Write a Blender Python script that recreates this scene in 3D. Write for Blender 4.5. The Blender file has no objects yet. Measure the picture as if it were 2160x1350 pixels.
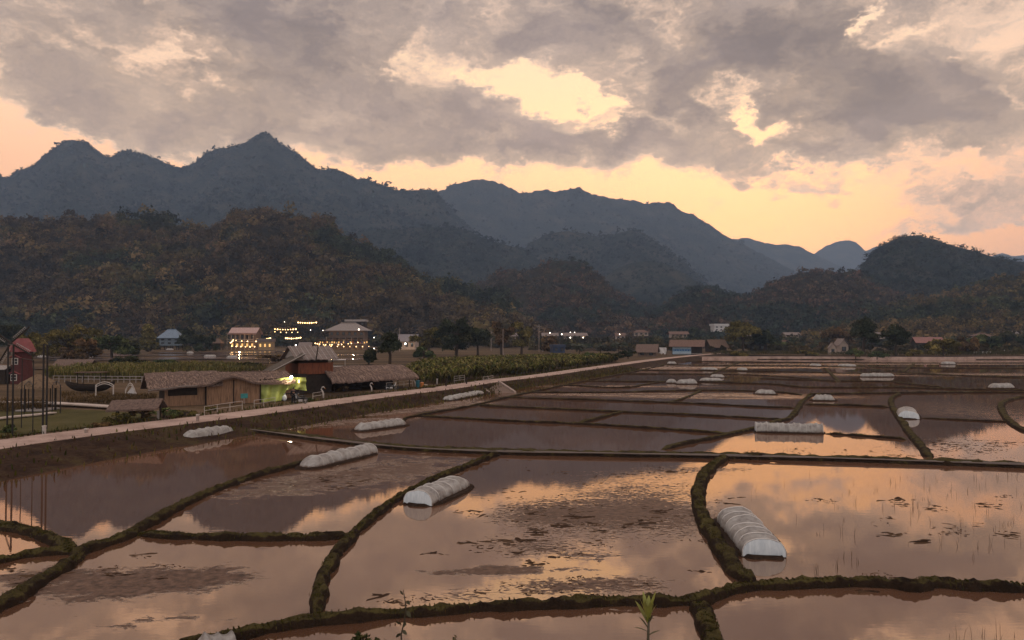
import bpy, math, random
import numpy as np
from math import radians as R
from mathutils import Vector, Matrix
S = bpy.context.scene
C = S.collection
random.seed(7); RNG = np.random.default_rng(7)
# ---------------------------------------------------------------- camera
FPX, HZ, CAMH = 1570.0, 708.0, 8.0
PITCH = math.atan((HZ-675)/FPX)
cd = bpy.data.cameras.new('camera'); cam = bpy.data.objects.new('camera', cd); C.objects.link(cam)
cam.location = (0, 0, CAMH); cam.rotation_euler = (math.pi/2+PITCH, 0, 0)
cd.sensor_width = 36; cd.lens = 36*FPX/2160; cd.clip_start = 0.1; cd.clip_end = 30000
S.camera = cam
S.view_settings.view_transform = 'Standard'; S.view_settings.look = 'None'
S.view_settings.exposure = 0.18; S.view_settings.gamma = 1.0
S.cycles.use_denoising = True
S.cycles.max_bounces = 6; S.cycles.diffuse_bounces = 2; S.cycles.glossy_bounces = 3
S.cycles.volume_bounces = 0; S.cycles.transparent_max_bounces = 6; S.cycles.transmission_bounces = 3
S.cycles.sample_clamp_indirect = 4.0
# ---------------------------------------------------------------- node helper
class NT:
    def __init__(s, nt): s.nt = nt; s.N = nt.nodes; s.L = nt.links
    def n(s, t, **k):
        nd = s.N.new(t)
        for a, v in k.items(): setattr(nd, a, v)
        return nd
    def put(s, sock, v):
        if hasattr(v, 'is_output') or isinstance(v, bpy.types.NodeSocket): s.L.new(v, sock)
        elif v is not None:
            if isinstance(v, (tuple, list)) and len(v) == 3 and sock.type == 'RGBA': v = (*v, 1)
            sock.default_value = v
    def m(s, op, a, b=None, c=None, clamp=False):
        nd = s.n('ShaderNodeMath', operation=op, use_clamp=clamp)
        for i, v in enumerate((a, b, c)):
            if v is not None: s.put(nd.inputs[i], v)
        return nd.outputs[0]
    def vm(s, op, a, b=None, out=0):
        nd = s.n('ShaderNodeVectorMath', operation=op)
        s.put(nd.inputs[0], a)
        if b is not None: s.put(nd.inputs[3 if op == 'SCALE' else 1], b)
        return nd.outputs[out]
    def noise(s, vec, scale, detail=3, rough=.55, dist=0, out='Fac', dim='3D'):
        nd = s.n('ShaderNodeTexNoise', noise_dimensions=dim)
        if vec is not None: s.put(nd.inputs['Vector'], vec)
        nd.inputs['Scale'].default_value = scale; nd.inputs['Detail'].default_value = detail
        nd.inputs['Roughness'].default_value = rough; nd.inputs['Distortion'].default_value = dist
        return nd.outputs[out]
    def ramp(s, fac, stops, interp='LINEAR'):
        nd = s.n('ShaderNodeValToRGB'); cr = nd.color_ramp; cr.interpolation = interp
        while len(cr.elements) < len(stops): cr.elements.new(0.5)
        for e, (p, c) in zip(cr.elements, stops):
            e.position = p; e.color = (*c, 1) if len(c) == 3 else c
        s.put(nd.inputs[0], fac); return nd.outputs[0]
    def mr(s, v, a, b, c=0., d=1., smooth=True):
        nd = s.n('ShaderNodeMapRange', interpolation_type='SMOOTHSTEP' if smooth else 'LINEAR')
        for i, x in enumerate((v, a, b, c, d)): s.put(nd.inputs[i], x)
        return nd.outputs[0]
    def mix(s, f, a, b, mode='MIX'):
        nd = s.n('ShaderNodeMix', data_type='RGBA', blend_type=mode)
        s.put(nd.inputs[0], f); s.put(nd.inputs[6], a); s.put(nd.inputs[7], b); return nd.outputs[2]
    def xyz(s, v):
        nd = s.n('ShaderNodeSeparateXYZ'); s.put(nd.inputs[0], v); return nd.outputs
    def comb(s, x, y, z):
        nd = s.n('ShaderNodeCombineXYZ')
        for i, v in enumerate((x, y, z)): s.put(nd.inputs[i], v)
        return nd.outputs[0]
def lin(r, g, b):
    f = lambda c: (c/255/12.92) if c/255 <= .04045 else ((c/255+.055)/1.055)**2.4
    return (f(r), f(g), f(b))
# ---------------------------------------------------------------- world: dusk sky with broken cloud
W = bpy.data.worlds.new('World'); S.world = W; W.use_nodes = True
W.node_tree.nodes.clear()
def build_sky():
    t = NT(W.node_tree)
    d = t.n('ShaderNodeTexCoord').outputs['Generated']
    x, y, z = t.xyz(d)[:3]
    az = t.m('ARCTAN2', x, y)
    hor = t.m('SQRT', t.m('ADD', t.m('MULTIPLY', x, x), t.m('MULTIPLY', y, y)))
    v = t.m('MINIMUM', t.m('DIVIDE', z, t.m('MAXIMUM', hor, .02)), 6.0)
    # wind-warped sky position (azimuth, rise) in radians; stretched so cloud lumps lie flat
    p0 = t.comb(az, t.m('MULTIPLY', v, 1.55), 0.0)
    wa = t.vm('SUBTRACT', t.noise(p0, 3.2, 4, .55, out='Color'), (.5, .5, .5))
    wb = t.vm('SUBTRACT', t.noise(p0, 10, 8, .68, out='Color'), (.5, .5, .5))
    wrp = t.vm('ADD', t.vm('SCALE', wa, .20), t.vm('SCALE', wb, .22))
    pw = t.vm('ADD', t.comb(az, v, 0.0), t.vm('MULTIPLY', wrp, (1, .6, 0)))
    pf = t.vm('ADD', p0, t.vm('SCALE', wrp, .9))
    def blob(px, py, rx, ry, amt, rot=0):
        a = math.atan((px-1080)/FPX); vv = (HZ-py)/FPX*math.cos(a)
        k = math.cos(a)**2
        rx, ry = rx/FPX*k, ry/FPX*math.cos(a)
        q = t.vm('SUBTRACT', pw, (a, vv, 0))
        mp = t.n('ShaderNodeMapping', vector_type='TEXTURE')
        mp.inputs['Rotation'].default_value = (0, 0, R(rot)); mp.inputs['Scale'].default_value = (rx, ry, 1)
        t.L.new(q, mp.inputs['Vector'])
        l2 = t.vm('DOT_PRODUCT', mp.outputs[0], mp.outputs[0], out=1)
        return t.m('MULTIPLY', t.m('EXPONENT', t.m('MULTIPLY', l2, -1.0)), amt)
    B = [  # px, py, rx, ry, amount, tilt: gaps are negative, cloud banks positive
        (1110,172,112,28,-1.1,-14), (1240,203,90,17,-.8,-6), (985,142,40,14,-.35,0), (850,108,70,22,-.36,22), (775,145,30,18,-.26,30), (700,150,50,20,-.15,0),
        (1570,262,28,56,-.9,22), (1500,188,60,18,-.42,-20), (1400,236,70,10,-.32,10), (1340,140,60,16,-.25,20), (1620,290,40,24,-.5,0), (1812,38,30,28,-.6,20),
        (2085,82,50,13,-.42,10), (1990,22,80,20,-.26,8), (2155,185,26,46,-.5,0), (1900,60,70,14,-.22,10),
        (205,70,150,24,-.22,-14), (355,190,110,30,-.25,-25), (5,165,36,30,-.4,0), (130,110,160,20,-.2,0), (50,285,210,46,-.68,-16), (250,305,190,22,-.34,-8),
        (1045,300,44,36,-.42,0), (1110,345,60,20,-.2,0),
        (1300,244,80,13,-.42,8),
        (1270,290,225,52,1.35,0), (1455,225,120,46,.95,-12), (1560,310,70,26,.6,0), (1655,345,180,34,1.2,-4), (1760,355,70,14,.4,0), (1715,415,50,20,.75,0), (1600,370,90,26,.4,0),
        (1990,400,160,40,.62,-10), (2070,470,220,30,.6,0), (2150,380,110,46,.55,0), (1850,480,120,12,.2,0),
        (870,215,170,66,.6,0), (1020,250,110,60,.5,0), (700,295,320,52,.75,0), (880,322,170,30,.6,0), (1070,335,75,38,.8,0), (1280,212,60,15,.62,0),
        (1900,240,240,70,.45,0), (400,295,240,44,.55,0), (160,262,80,16,.28,0), (620,215,240,100,.25,0), (1760,190,240,90,.3,-12),
        (2000,318,100,20,.25,0), (1200,95,130,38,.4,0), (1400,110,200,60,.3,0), (560,60,260,60,.35,0), (1020,50,160,50,.35,0), (1560,90,240,70,.35,0), (1950,180,220,60,.3,0)]
    f = g = None
    for b in B:
        o = blob(*b)
        if b[4] > 0: f = o if f is None else t.m('ADD', f, o)
        else: g = o if g is None else t.m('ADD', g, o)
    vw = t.xyz(pw)[1]
    base = t.mr(vw, (HZ-385)/FPX, (HZ-290)/FPX, -0.16, .66)
    fb = t.m('MULTIPLY', t.m('SUBTRACT', t.noise(pf, 4.0, 6, .58), .5), 2.0)
    ff = t.m('MULTIPLY', t.m('SUBTRACT', t.noise(pf, 13, 10, .62), .5), 1.25)
    # fine wisps fade where cover is solid
    solid = t.m('ADD', base, f)
    solid = t.m('SUBTRACT', 1.15, t.m('DIVIDE', 1.15, t.m('ADD', 1.0, t.m('MULTIPLY', solid, t.m('ADD', solid, .9)))))
    D = t.m('ADD', t.m('ADD', solid, g), t.m('ADD', fb, ff))
    D = t.m('MULTIPLY', t.m('ADD', D, .12), .82, clamp=True)
    far = t.mr(v, .02, .34)
    gap = t.ramp(t.m('DIVIDE', v, .5, clamp=True), [(0, (.86,.36,.150)), (.30, (.87,.405,.155)), (.55, (.84,.50,.235)), (.8, (.62,.45,.27)), (1, (.55,.45,.33))])
    rosy = t.mr(az, .38, .62)
    gap = t.mix(rosy, gap, t.mix(1.0, gap, (.84,.80,.95), 'MULTIPLY'))
    rosl = t.mr(az, -.15, -.6)
    gap = t.mix(rosl, gap, t.mix(1.0, gap, (.88,.86,1.02), 'MULTIPLY'))
    nis = t.n('ShaderNodeTexSky', sky_type='NISHITA', sun_disc=False, sun_elevation=R(3), sun_rotation=R(16))
    gap = t.mix(1.0, gap, t.vm('SCALE', nis.outputs[0], .02), 'ADD')
    thin = t.ramp(v, [(0, (.76,.43,.26)), (.3, (.64,.42,.28)), (.6, (.49,.36,.28))])
    mid = t.ramp(v, [(0, (.52,.335,.225)), (.22, (.425,.295,.200)), (.42, (.305,.226,.178)), (.6, (.33,.25,.20))])
    den = t.ramp(v, [(0, (.38,.252,.195)), (.22, (.26,.184,.142)), (.45, (.160,.124,.113)), (.6, (.165,.13,.12))])
    c = t.mix(t.mr(D, .04, .44), gap, thin)
    c = t.mix(t.mr(D, .24, .62), c, mid)
    c = t.mix(t.mr(D, .46, 1.0), c, den)
    lump = t.m('ADD', t.m('MULTIPLY', t.noise(pf, 2.8, 7, .52, .3), 2.0), t.m('MULTIPLY', t.noise(pf, 18, 5, .55), .2))
    lump = t.mr(lump, .80, 1.40, .72, 1.28, False)
    c = t.mix(t.mr(D, .25, .5), c, t.vm('SCALE', c, lump))
    # behind the viewer the overcast is cooler and even
    back = t.mr(y, .25, -.45)
    bc = t.mix(t.noise(pf, 2.5, 4), (.46,.42,.40), (.60,.55,.52))
    c = t.mix(back, c, bc)
    up = t.mr(v, .55, 1.5)
    c = t.mix(up, c, t.mix(t.noise(d, 3, 4), (.50,.43,.40), (.72,.62,.57)))
    bg = t.n('ShaderNodeBackground'); t.L.new(c, bg.inputs[0]); bg.inputs[1].default_value = 1.7
    out = t.n('ShaderNodeOutputWorld'); t.L.new(bg.outputs[0], out.inputs[0])
build_sky()
W.cycles.sampling_method = 'MANUAL'; W.cycles.sample_map_resolution = 512
# the sun: all but set, low behind the ridge
sd = bpy.data.lights.new('sun', 'SUN'); sd.energy = 0.25; sd.angle = R(0.5); sd.color = (1, .72, .45)
so = bpy.data.objects.new('sun', sd); C.objects.link(so); so.rotation_euler = (R(90-3), 0, R(180-16))
# ---------------------------------------------------------------- geometry helpers
def G(px, py, z=0.0):                                   # ground point seen at a place of the photo
    xc, yc = (px-1080)/FPX, (675-py)/FPX
    dy = math.cos(PITCH)-yc*math.sin(PITCH); dz = math.sin(PITCH)+yc*math.cos(PITCH)
    k = (z-CAMH)/dz
    return Vector((xc*k, dy*k, z))
def AT(px, py, Y):                                      # point at distance Y
    xc, yc = (px-1080)/FPX, (675-py)/FPX
    dy = math.cos(PITCH)-yc*math.sin(PITCH); dz = math.sin(PITCH)+yc*math.cos(PITCH)
    k = Y/dy
    return Vector((xc*k, Y, CAMH+dz*k))
def hash2(i, j, s):
    h = (i.astype(np.int64)*374761393 + j.astype(np.int64)*668265263 + s*1442695041) & 0xffffffff
    h = ((h ^ (h >> 13))*1274126177) & 0xffffffff
    return ((h ^ (h >> 16)) & 0xffff)/65535.0
def vnoise(x, y, s=0):
    i, j = np.floor(x), np.floor(y); u, v = x-i, y-j
    u = u*u*(3-2*u); v = v*v*(3-2*v)
    a, b, c, d = hash2(i, j, s), hash2(i+1, j, s), hash2(i, j+1, s), hash2(i+1, j+1, s)
    return (a*(1-u)+b*u)*(1-v)+(c*(1-u)+d*u)*v
def fbm(x, y, o=4, s=0, g=.5):
    x, y = np.asarray(x, float), np.asarray(y, float); r = 0; a = 1; n = 0
    for k in range(o):
        r = r+a*vnoise(x*2**k+k*17.3, y*2**k-k*9.1, s+k); n += a; a *= g
    return r/n
def np_mesh(name, V, F, mat, parent=None, smooth=False, col=None, mats=None, midx=None):
    V = np.asarray(V, np.float32).reshape(-1, 3); F = np.asarray(F, np.int32)
    me = bpy.data.meshes.new(name); k = F.shape[1]
    me.vertices.add(len(V)); me.vertices.foreach_set('co', V.ravel())
    me.loops.add(F.size); me.loops.foreach_set('vertex_index', F.ravel())
    me.polygons.add(len(F)); me.polygons.foreach_set('loop_start', np.arange(0, F.size, k, dtype=np.int32))
    me.polygons.foreach_set('loop_total', np.full(len(F), k, np.int32))
    if smooth: me.polygons.foreach_set('use_smooth', np.ones(len(F), bool))
    me.update(calc_edges=True); me.validate()
    if col is not None:
        at = me.color_attributes.new('Col', 'FLOAT_COLOR', 'POINT')
        cc = np.ones((len(V), 4), np.float32); cc[:, :3] = col; at.data.foreach_set('color', cc.ravel())
    me.materials.append(mat)
    o = bpy.data.objects.new(name, me); C.objects.link(o)
    if parent is not None: o.parent = parent
    return o
class MB:                                               # gathers boxes, bars, sheets into one mesh
    def __init__(s): s.v = []; s.f = []
    def add(s, V, F):
        b = len(s.v); s.v += [tuple(p) for p in V]; s.f += [tuple(i+b for i in f) for f in F]; return s
    def box(s, c, d, rz=0, M=None):
        x, y, z = d[0]/2, d[1]/2, d[2]/2
        V = [Vector(p) for p in ((-x,-y,-z),(x,-y,-z),(x,y,-z),(-x,y,-z),(-x,-y,z),(x,-y,z),(x,y,z),(-x,y,z))]
        m = Matrix.Translation(c) @ (M if M is not None else Matrix.Rotation(rz, 4, 'Z'))
        return s.add([m @ p for p in V], [(3,2,1,0),(4,5,6,7),(0,1,5,4),(1,2,6,5),(2,3,7,6),(3,0,4,7)])
    def tube(s, pts, rad, n=6, caps=True, flat=1.0):
        pts = [Vector(p) for p in pts]; rings = []
        if not isinstance(rad, (list, tuple)): rad = [rad]*len(pts)
        up0 = Vector((0, 0, 1))
        V = []
        for i, p in enumerate(pts):
            t = (pts[min(i+1, len(pts)-1)]-pts[max(i-1, 0)]).normalized()
            u = up0 if abs(t.z) < .9 else Vector((1, 0, 0))
            a = t.cross(u).normalized(); b = a.cross(t)
            for k in range(n):
                q = 2*math.pi*k/n
                V.append(p+(a*math.cos(q)+b*math.sin(q)*flat)*rad[i])
        F = []
        for i in range(len(pts)-1):
            for k in range(n):
                F.append((i*n+k, i*n+(k+1) % n, (i+1)*n+(k+1) % n, (i+1)*n+k))
        if caps: F.append(tuple(range(n-1, -1, -1))); F.append(tuple((len(pts)-1)*n+k for k in range(n)))
        return s.add(V, F)
    def bar(s, a, b, r, n=6): return s.tube([a, b], r, n)
    def ball(s, c, r, nu=8, nv=6, sc=(1, 1, 1)):
        V = []; F = []
        for i in range(nv+1):
            th = math.pi*i/nv
            for k in range(nu):
                ph = 2*math.pi*k/nu
                V.append((c[0]+r*sc[0]*math.sin(th)*math.cos(ph), c[1]+r*sc[1]*math.sin(th)*math.sin(ph), c[2]+r*sc[2]*math.cos(th)))
        for i in range(nv):
            for k in range(nu): F.append((i*nu+k, (i+1)*nu+k, (i+1)*nu+(k+1) % nu, i*nu+(k+1) % nu))
        return s.add(V, F)
    def sheet(s, A, B, C_, D, th=.04, nu=1, nv=1, fn=None):     # A-B bottom edge, D-C top edge; thickened downward/back
        A, B, C_, D = map(Vector, (A, B, C_, D)); nrm = (B-A).cross(D-A).normalized()
        V = []
        for j in range(nv+1):
            for i in range(nu+1):
                u, v = i/nu, j/nv
                p = (A*(1-u)+B*u)*(1-v)+(D*(1-u)+C_*u)*v
                if fn: p = p+nrm*fn(u, v, p)
                V.append(p)
        n0 = len(V); V += [p-nrm*th for p in V]; w = nu+1; F = []
        for j in range(nv):
            for i in range(nu):
                a = j*w+i; F.append((a, a+1, a+w+1, a+w)); F.append((n0+a, n0+a+w, n0+a+w+1, n0+a+1))
        for i in range(nu):
            F.append((i, n0+i, n0+i+1, i+1)); a = nv*w+i; F.append((a, a+1, n0+a+1, n0+a))
        for j in range(nv):
            a = j*w; F.append((a, a+w, n0+a+w, n0+a)); a = j*w+nu; F.append((a, n0+a, n0+a+w, a+w))
        return s.add(V, F)
    def poly(s, P, ext):                                 # polygon extruded by vector ext
        P = [Vector(p) for p in P]; n = len(P); e = Vector(ext)
        return s.add(P+[p+e for p in P], [tuple(range(n-1, -1, -1)), tuple(range(n, 2*n))]+[(i, (i+1) % n, n+(i+1) % n, n+i) for i in range(n)])
    def build(s, name, mat, parent=None, smooth=False, loc=None, rz=0):
        me = bpy.data.meshes.new(name); me.from_pydata([tuple(p) for p in s.v], [], s.f); me.update()
        if smooth:
            for p in me.polygons: p.use_smooth = True
        me.materials.append(mat)
        o = bpy.data.objects.new(name, me); C.objects.link(o)
        if parent is not None: o.parent = parent
        if loc is not None: o.location = loc; o.rotation_euler = (0, 0, rz)
        return o
def tag(o, label=None, cat=None, group=None, kind=None):
    if label: o['label'] = label
    if cat: o['category'] = cat
    if group: o['group'] = group
    if kind: o['kind'] = kind
    return o
def thing(name, loc, rz, label, cat, group=None):
    o = bpy.data.objects.new(name, None); C.objects.link(o)
    o.location = loc; o.rotation_euler = (0, 0, rz); o.empty_display_size = .3
    return tag(o, label, cat, group)
def smooth_path(P, step):
    P = [Vector(p) for p in P]
    Q = [P[0]*2-P[1]]+P+[P[-1]*2-P[-2]]; dense = []
    for i in range(1, len(Q)-2):
        a, b, c, d = Q[i-1], Q[i], Q[i+1], Q[i+2]; L = (c-b).length; n = max(3, int(L/step*2))
        for k in range(n):
            t = k/n
            dense.append(.5*((2*b)+(c-a)*t+(2*a-5*b+4*c-d)*t*t+(3*b-a-3*c+d)*t**3))
    dense.append(P[-1])
    out = [dense[0]]; acc = 0
    for a, b in zip(dense, dense[1:]):
        acc += (b-a).length
        if acc >= step: out.append(b); acc = 0
    if (out[-1]-dense[-1]).length > step*.3: out.append(dense[-1])
    return out
# ---------------------------------------------------------------- materials
def new_mat(name):
    m = bpy.data.materials.new(name); m.use_nodes = True; m.node_tree.nodes.clear()
    t = NT(m.node_tree); out = t.n('ShaderNodeOutputMaterial'); return m, t, out
def bsdf(t, out, col, rough=.8, spec=.3, normal=None, metal=0, emit=None, es=0):
    b = t.n('ShaderNodeBsdfPrincipled'); t.put(b.inputs['Base Color'], col); t.put(b.inputs['Roughness'], rough)
    t.put(b.inputs['Specular IOR Level'], spec); b.inputs['Metallic'].default_value = metal
    if normal is not None: t.L.new(normal, b.inputs['Normal'])
    if emit: t.put(b.inputs['Emission Color'], emit); b.inputs['Emission Strength'].default_value = es
    t.L.new(b.outputs[0], out.inputs[0]); return b
def bump(t, h, s=.5, d=.05):
    b = t.n('ShaderNodeBump'); b.inputs['Strength'].default_value = s; b.inputs['Distance'].default_value = d
    t.L.new(h, b.inputs['Height']); return b.outputs[0]
MATS = {}
def plain(name, c, rough=.75, vary=.35, scale=3, spec=.3, metal=0, dark=None, stretch=None, bs=.3, bd=.02):
    if name in MATS: return MATS[name]
    m, t, out = new_mat(name)
    co = t.n('ShaderNodeTexCoord').outputs['Object']
    if stretch: co = t.vm('MULTIPLY', co, stretch)
    n = t.noise(co, scale, 5, .6); dk = dark or tuple(k*(1-vary) for k in c); lt = tuple(min(1, k*(1+vary*.6)) for k in c)
    col = t.ramp(n, [(.3, dk), (.5, c), (.72, lt)])
    bsdf(t, out, col, rough, spec, bump(t, t.noise(co, scale*4, 3), bs, bd), metal)
    MATS[name] = m; return m
def glow(name, c, s):
    if name in MATS: return MATS[name]
    m, t, out = new_mat(name); e = t.n('ShaderNodeEmission'); e.inputs[0].default_value = (*c, 1); e.inputs[1].default_value = s
    t.L.new(e.outputs[0], out.inputs[0]); MATS[name] = m; return m
def leaf_mat(name, rough=.7, trans=.25):
    if name in MATS: return MATS[name]
    m, t, out = new_mat(name)
    a = t.n('ShaderNodeVertexColor', layer_name='Col').outputs[0]
    d = t.n('ShaderNodeBsdfDiffuse'); tr = t.n('ShaderNodeBsdfTranslucent'); mx = t.n('ShaderNodeMixShader')
    t.L.new(a, d.inputs[0]); t.L.new(a, tr.inputs[0]); mx.inputs[0].default_value = trans
    t.L.new(d.outputs[0], mx.inputs[1]); t.L.new(tr.outputs[0], mx.inputs[2]); t.L.new(mx.outputs[0], out.inputs[0])
    MATS[name] = m; return m
LEAF = leaf_mat('foliage')
# ================================================================ SETTING
# ---------------------------------------------------------------- water of the flooded paddies
MUD = [(250,1245,3.2,1.6,.95,20),(420,1215,2.2,1.5,.85,0),(150,1215,2.5,1.5,.7,0),(330,1310,3.,.8,.7,10),(60,1215,1.6,1.2,.6,0),
 (1240,1172,1.4,.7,1.05,0),(1010,1208,2.2,.55,.95,0),(1120,1200,2.6,.5,.8,0),(700,1010,6,3.5,.75,30),(560,1040,4,3,.5,20),(880,985,5,4,.6,30),(800,950,9,5,.45,0),
 (1350,832,16,2.6,1.0,0),(1540,838,10,2.2,.95,0),(1300,815,14,3,.6,0),(1600,852,8,3,.35,0),
 (720,890,9,2.2,.95,30),(840,868,9,2.2,1.0,50),(620,905,6,1.6,.6,30),(980,850,6,5,.7,60),
 (1250,1010,4,3,.35,0),(1180,1290,3,.5,.4,0),(1480,770,60,10,.75,0),(1900,790,50,14,.5,0)]
SCR = [(1300,1090,6.5,5.5,.30,0),(1120,1085,3.5,3,.30,0),(1100,1160,3.4,2,.36,0),(1400,1080,4,6,.27,0),(1150,1240,4,1.2,.38,0),(900,1265,2.6,.8,.30,0),
 (1300,1010,9,5,.30,0),(1330,1230,2.6,1.2,.3,0),(1500,990,5,2,.3,0),(700,1005,7,4,.3,0),(600,900,9,8,.25,30),(60,1215,2.4,1.4,.30,0),(1650,948,8,1.2,.30,0),(2060,930,9,6,.36,0),(2000,1100,5,4,.12,0),(2100,1140,4,4,.14,0)]
RUF = [(1350,832,20,3.2,.34,0),(1540,838,14,2.8,.34,0),(1300,815,16,3.,.30,0),(1480,775,60,6,.3,0),(1900,790,50,8,.22,0),(1320,778,30,3,.3,0),(1900,768,60,5,.3,0),(700,893,10,2.,.3,30),(860,866,9,2.,.3,50),(1000,850,5,4,.25,60),(1150,868,8,4,.10,0),(720,985,5,3,.16,30),(2010,870,9,8,.10,0),(1960,850,9,8,.08,0),(1000,1020,12,8,.02,0)]
def spots(L, X, Y):
    f = np.zeros_like(X)
    for px, py, rx, ry, am, rot in L:
        c = G(px, py); q = R(rot); dx, dy = X-c.x, Y-c.y
        f += am*np.exp(-((dx*math.cos(q)+dy*math.sin(q))/rx)**2-((-dx*math.sin(q)+dy*math.cos(q))/ry)**2)
    return f
def water_mat():
    m, t, out = new_mat('paddy_water')
    P = t.n('ShaderNodeNewGeometry').outputs['Position']
    rgb = t.n('ShaderNodeSeparateColor'); t.L.new(t.n('ShaderNodeVertexColor', layer_name='Col').outputs[0], rgb.inputs[0])
    mud, scr, ruff = rgb.outputs[:3]
    nz = t.mr(t.noise(t.vm('MULTIPLY', P, (1, 1.5, 0)), .8, 7, .68, .8), .25, .75, 0, 1, False)
    nz = t.m('ADD', t.m('MULTIPLY', nz, .75), t.m('MULTIPLY', t.noise(t.vm('MULTIPLY', P, (1.2, 2.2, 0)), 3.2, 4, .6), .4))
    M = t.mr(t.m('ADD', t.m('MULTIPLY', mud, .62), nz), 1.0, 1.13)
    ns = t.noise(t.vm('MULTIPLY', P, (1.3, 2.8, 0)), 2.5, 5, .62, 1.0)
    ns2 = t.noise(t.vm('MULTIPLY', P, (1, 1.4, 0)), .5, 2)
    Sx = t.mr(t.m('ADD', t.m('ADD', scr, ns), t.m('MULTIPLY', ns2, .25)), 1.055, 1.10)
    far = t.mr(t.xyz(P)[1], 75, 110)
    Sx = t.m('MULTIPLY', Sx, t.m('SUBTRACT', 1.0, far))
    cover = t.m('MAXIMUM', M, Sx)
    turb = t.noise(P, .05, 3)
    depth = t.ramp(turb, [(.35, (.080,.038,.021)), (.65, (.125,.064,.040))])
    mudc = t.ramp(t.noise(P, 3.5, 5, .7), [(.36, (.035,.019,.012)), (.5, (.085,.047,.032)), (.64, (.14,.082,.056))])
    col = t.mix(cover, depth, mudc)
    rough = t.m('ADD', t.m('MULTIPLY', cover, .42), t.m('ADD', t.m('MULTIPLY', ruff, t.mr(nz, .35, .6)), .012))
    ior = t.mr(cover, 0, 1, 3.9, 1.25, False)
    rip = t.noise(t.vm('MULTIPLY', P, (.8, 2.2, 0)), 2.2, 3, .5)
    hgt = t.m('ADD', t.m('MULTIPLY', rip, .0012), t.m('MULTIPLY', t.m('MULTIPLY', cover, nz), .05))
    hgt = t.m('ADD', hgt, t.m('MULTIPLY', t.m('MULTIPLY', cover, ns), .03))
    b = t.n('ShaderNodeBsdfPrincipled'); b.inputs['Specular Tint'].default_value = (1, .835, .70, 1); t.L.new(col, b.inputs['Base Color']); t.L.new(rough, b.inputs['Roughness']); t.L.new(ior, b.inputs['IOR'])
    t.L.new(bump(t, hgt, .55, 1.0), b.inputs['Normal']); t.L.new(b.outputs[0], out.inputs[0])
    return m
def water_sheet():
    ys = np.geomspace(14, 276, 420)-10; a = np.linspace(-1.7, 1.7, 380)
    Y = np.repeat(ys[None], 380, 0); X = a[:, None]*(Y+12)*1.0; X = np.clip(X, -400, 400)
    V = np.stack([X, Y, X*0], 2).reshape(-1, 3); m = 420
    q = (np.arange(379)[:, None]*m+np.arange(m-1)[None]).ravel(); F = np.stack([q, q+m, q+m+1, q+1], 1)
    col = np.stack([spots(MUD, X, Y), spots(SCR, X, Y), spots(RUF, X, Y)], 2).reshape(-1, 3)
    return tag(np_mesh('water', V, F, water_mat(), col=col), kind='structure')
water_sheet()
# ---------------------------------------------------------------- soils
def ground_mat(name, a, b, c, sc=.35, fine=9, stretch=(1, 1, 1)):
    m, t, out = new_mat(name); P = t.n('ShaderNodeNewGeometry').outputs['Position']
    n1 = t.noise(t.vm('MULTIPLY', P, stretch), sc, 4, .6); n2 = t.noise(P, fine, 4, .7)
    f = t.m('ADD', t.m('MULTIPLY', n1, .6), t.m('MULTIPLY', n2, .4))
    col = t.ramp(f, [(.36, a), (.5, b), (.62, c)])
    bsdf(t, out, col, .95, .1, bump(t, t.m('ADD', n2, n1), .8, .12)); return m
BANKM = ground_mat('bank_soil', (.014,.007,.004), (.034,.017,.010), (.052,.036,.015), .5, 4)
def dyke_mat():
    m, t, out = new_mat('dyke_soil'); g = t.n('ShaderNodeNewGeometry'); P = g.outputs['Position']; n1 = t.noise(P, 1.6, 4, .6); n2 = t.noise(P, 15, 4, .7)
    f = t.m('ADD', t.m('MULTIPLY', n1, .55), t.m('MULTIPLY', n2, .45))
    soil = t.ramp(f, [(.38, (.012,.007,.0045)), (.62, (.034,.020,.012))]); gr = t.ramp(f, [(.38, (.026,.018,.009)), (.5, (.050,.038,.014)), (.62, (.082,.066,.022))])
    top = t.mr(t.m('ADD', t.xyz(g.outputs['Normal'])[2], t.m('MULTIPLY', t.m('SUBTRACT', n1, .5), 1.6)), .62, .95)
    bsdf(t, out, t.mix(top, soil, gr), .95, .1, bump(t, t.m('ADD', n2, n1), .9, .12)); return m
DYKE = dyke_mat()
FIELD = ground_mat('field_soil', (.026,.017,.010), (.070,.044,.022), (.125,.080,.050), .06, 2, (.35, 1.6, 1))
ROADM = ground_mat('road_concrete', (.22,.15,.125), (.35,.25,.21), (.44,.32,.27), .5, 5)
gp = 14000
tag(MB().add([(-gp,-300,-.6),(gp,-300,-.6),(gp,gp,-.6),(-gp,gp,-.6)], [(0,1,2,3)]).build('ground', FIELD), kind='structure')
# ---------------------------------------------------------------- road along its embankment
ZR = 1.0
RP = [G(*p, ZR) for p in ((-420,1003),(-200,967),(0,936.5),(200,910),(400,886),(510,873),(660,853.5),(800,834.5),(930,819),(1040,803),(1140,791.5),(1250,776),(1380,758.5),(1470,749),(1530,744.5))]
road = smooth_path(RP, 1.2)
def side(path, i):
    t = (path[min(i+1, len(path)-1)]-path[max(i-1, 0)]); t.z = 0; t.normalize(); return Vector((t.y, -t.x, 0))   # right hand = water side
RS = [side(road, i) for i in range(len(road))]
def sweep(name, path, sides, prof, mat, zfn=None, smooth=True):
    V = []; n = None
    for i, p in enumerate(path):
        row = prof(i, p); n = len(row)
        for (o, z) in row: V.append(p+sides[i]*o+Vector((0, 0, z-p.z)))
    F = [(i*n+k, (i+1)*n+k, (i+1)*n+k+1, i*n+k+1) for i in range(len(path)-1) for k in range(n-1)]
    o = MB().add(V, F).build(name, mat, smooth=smooth); return o
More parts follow.
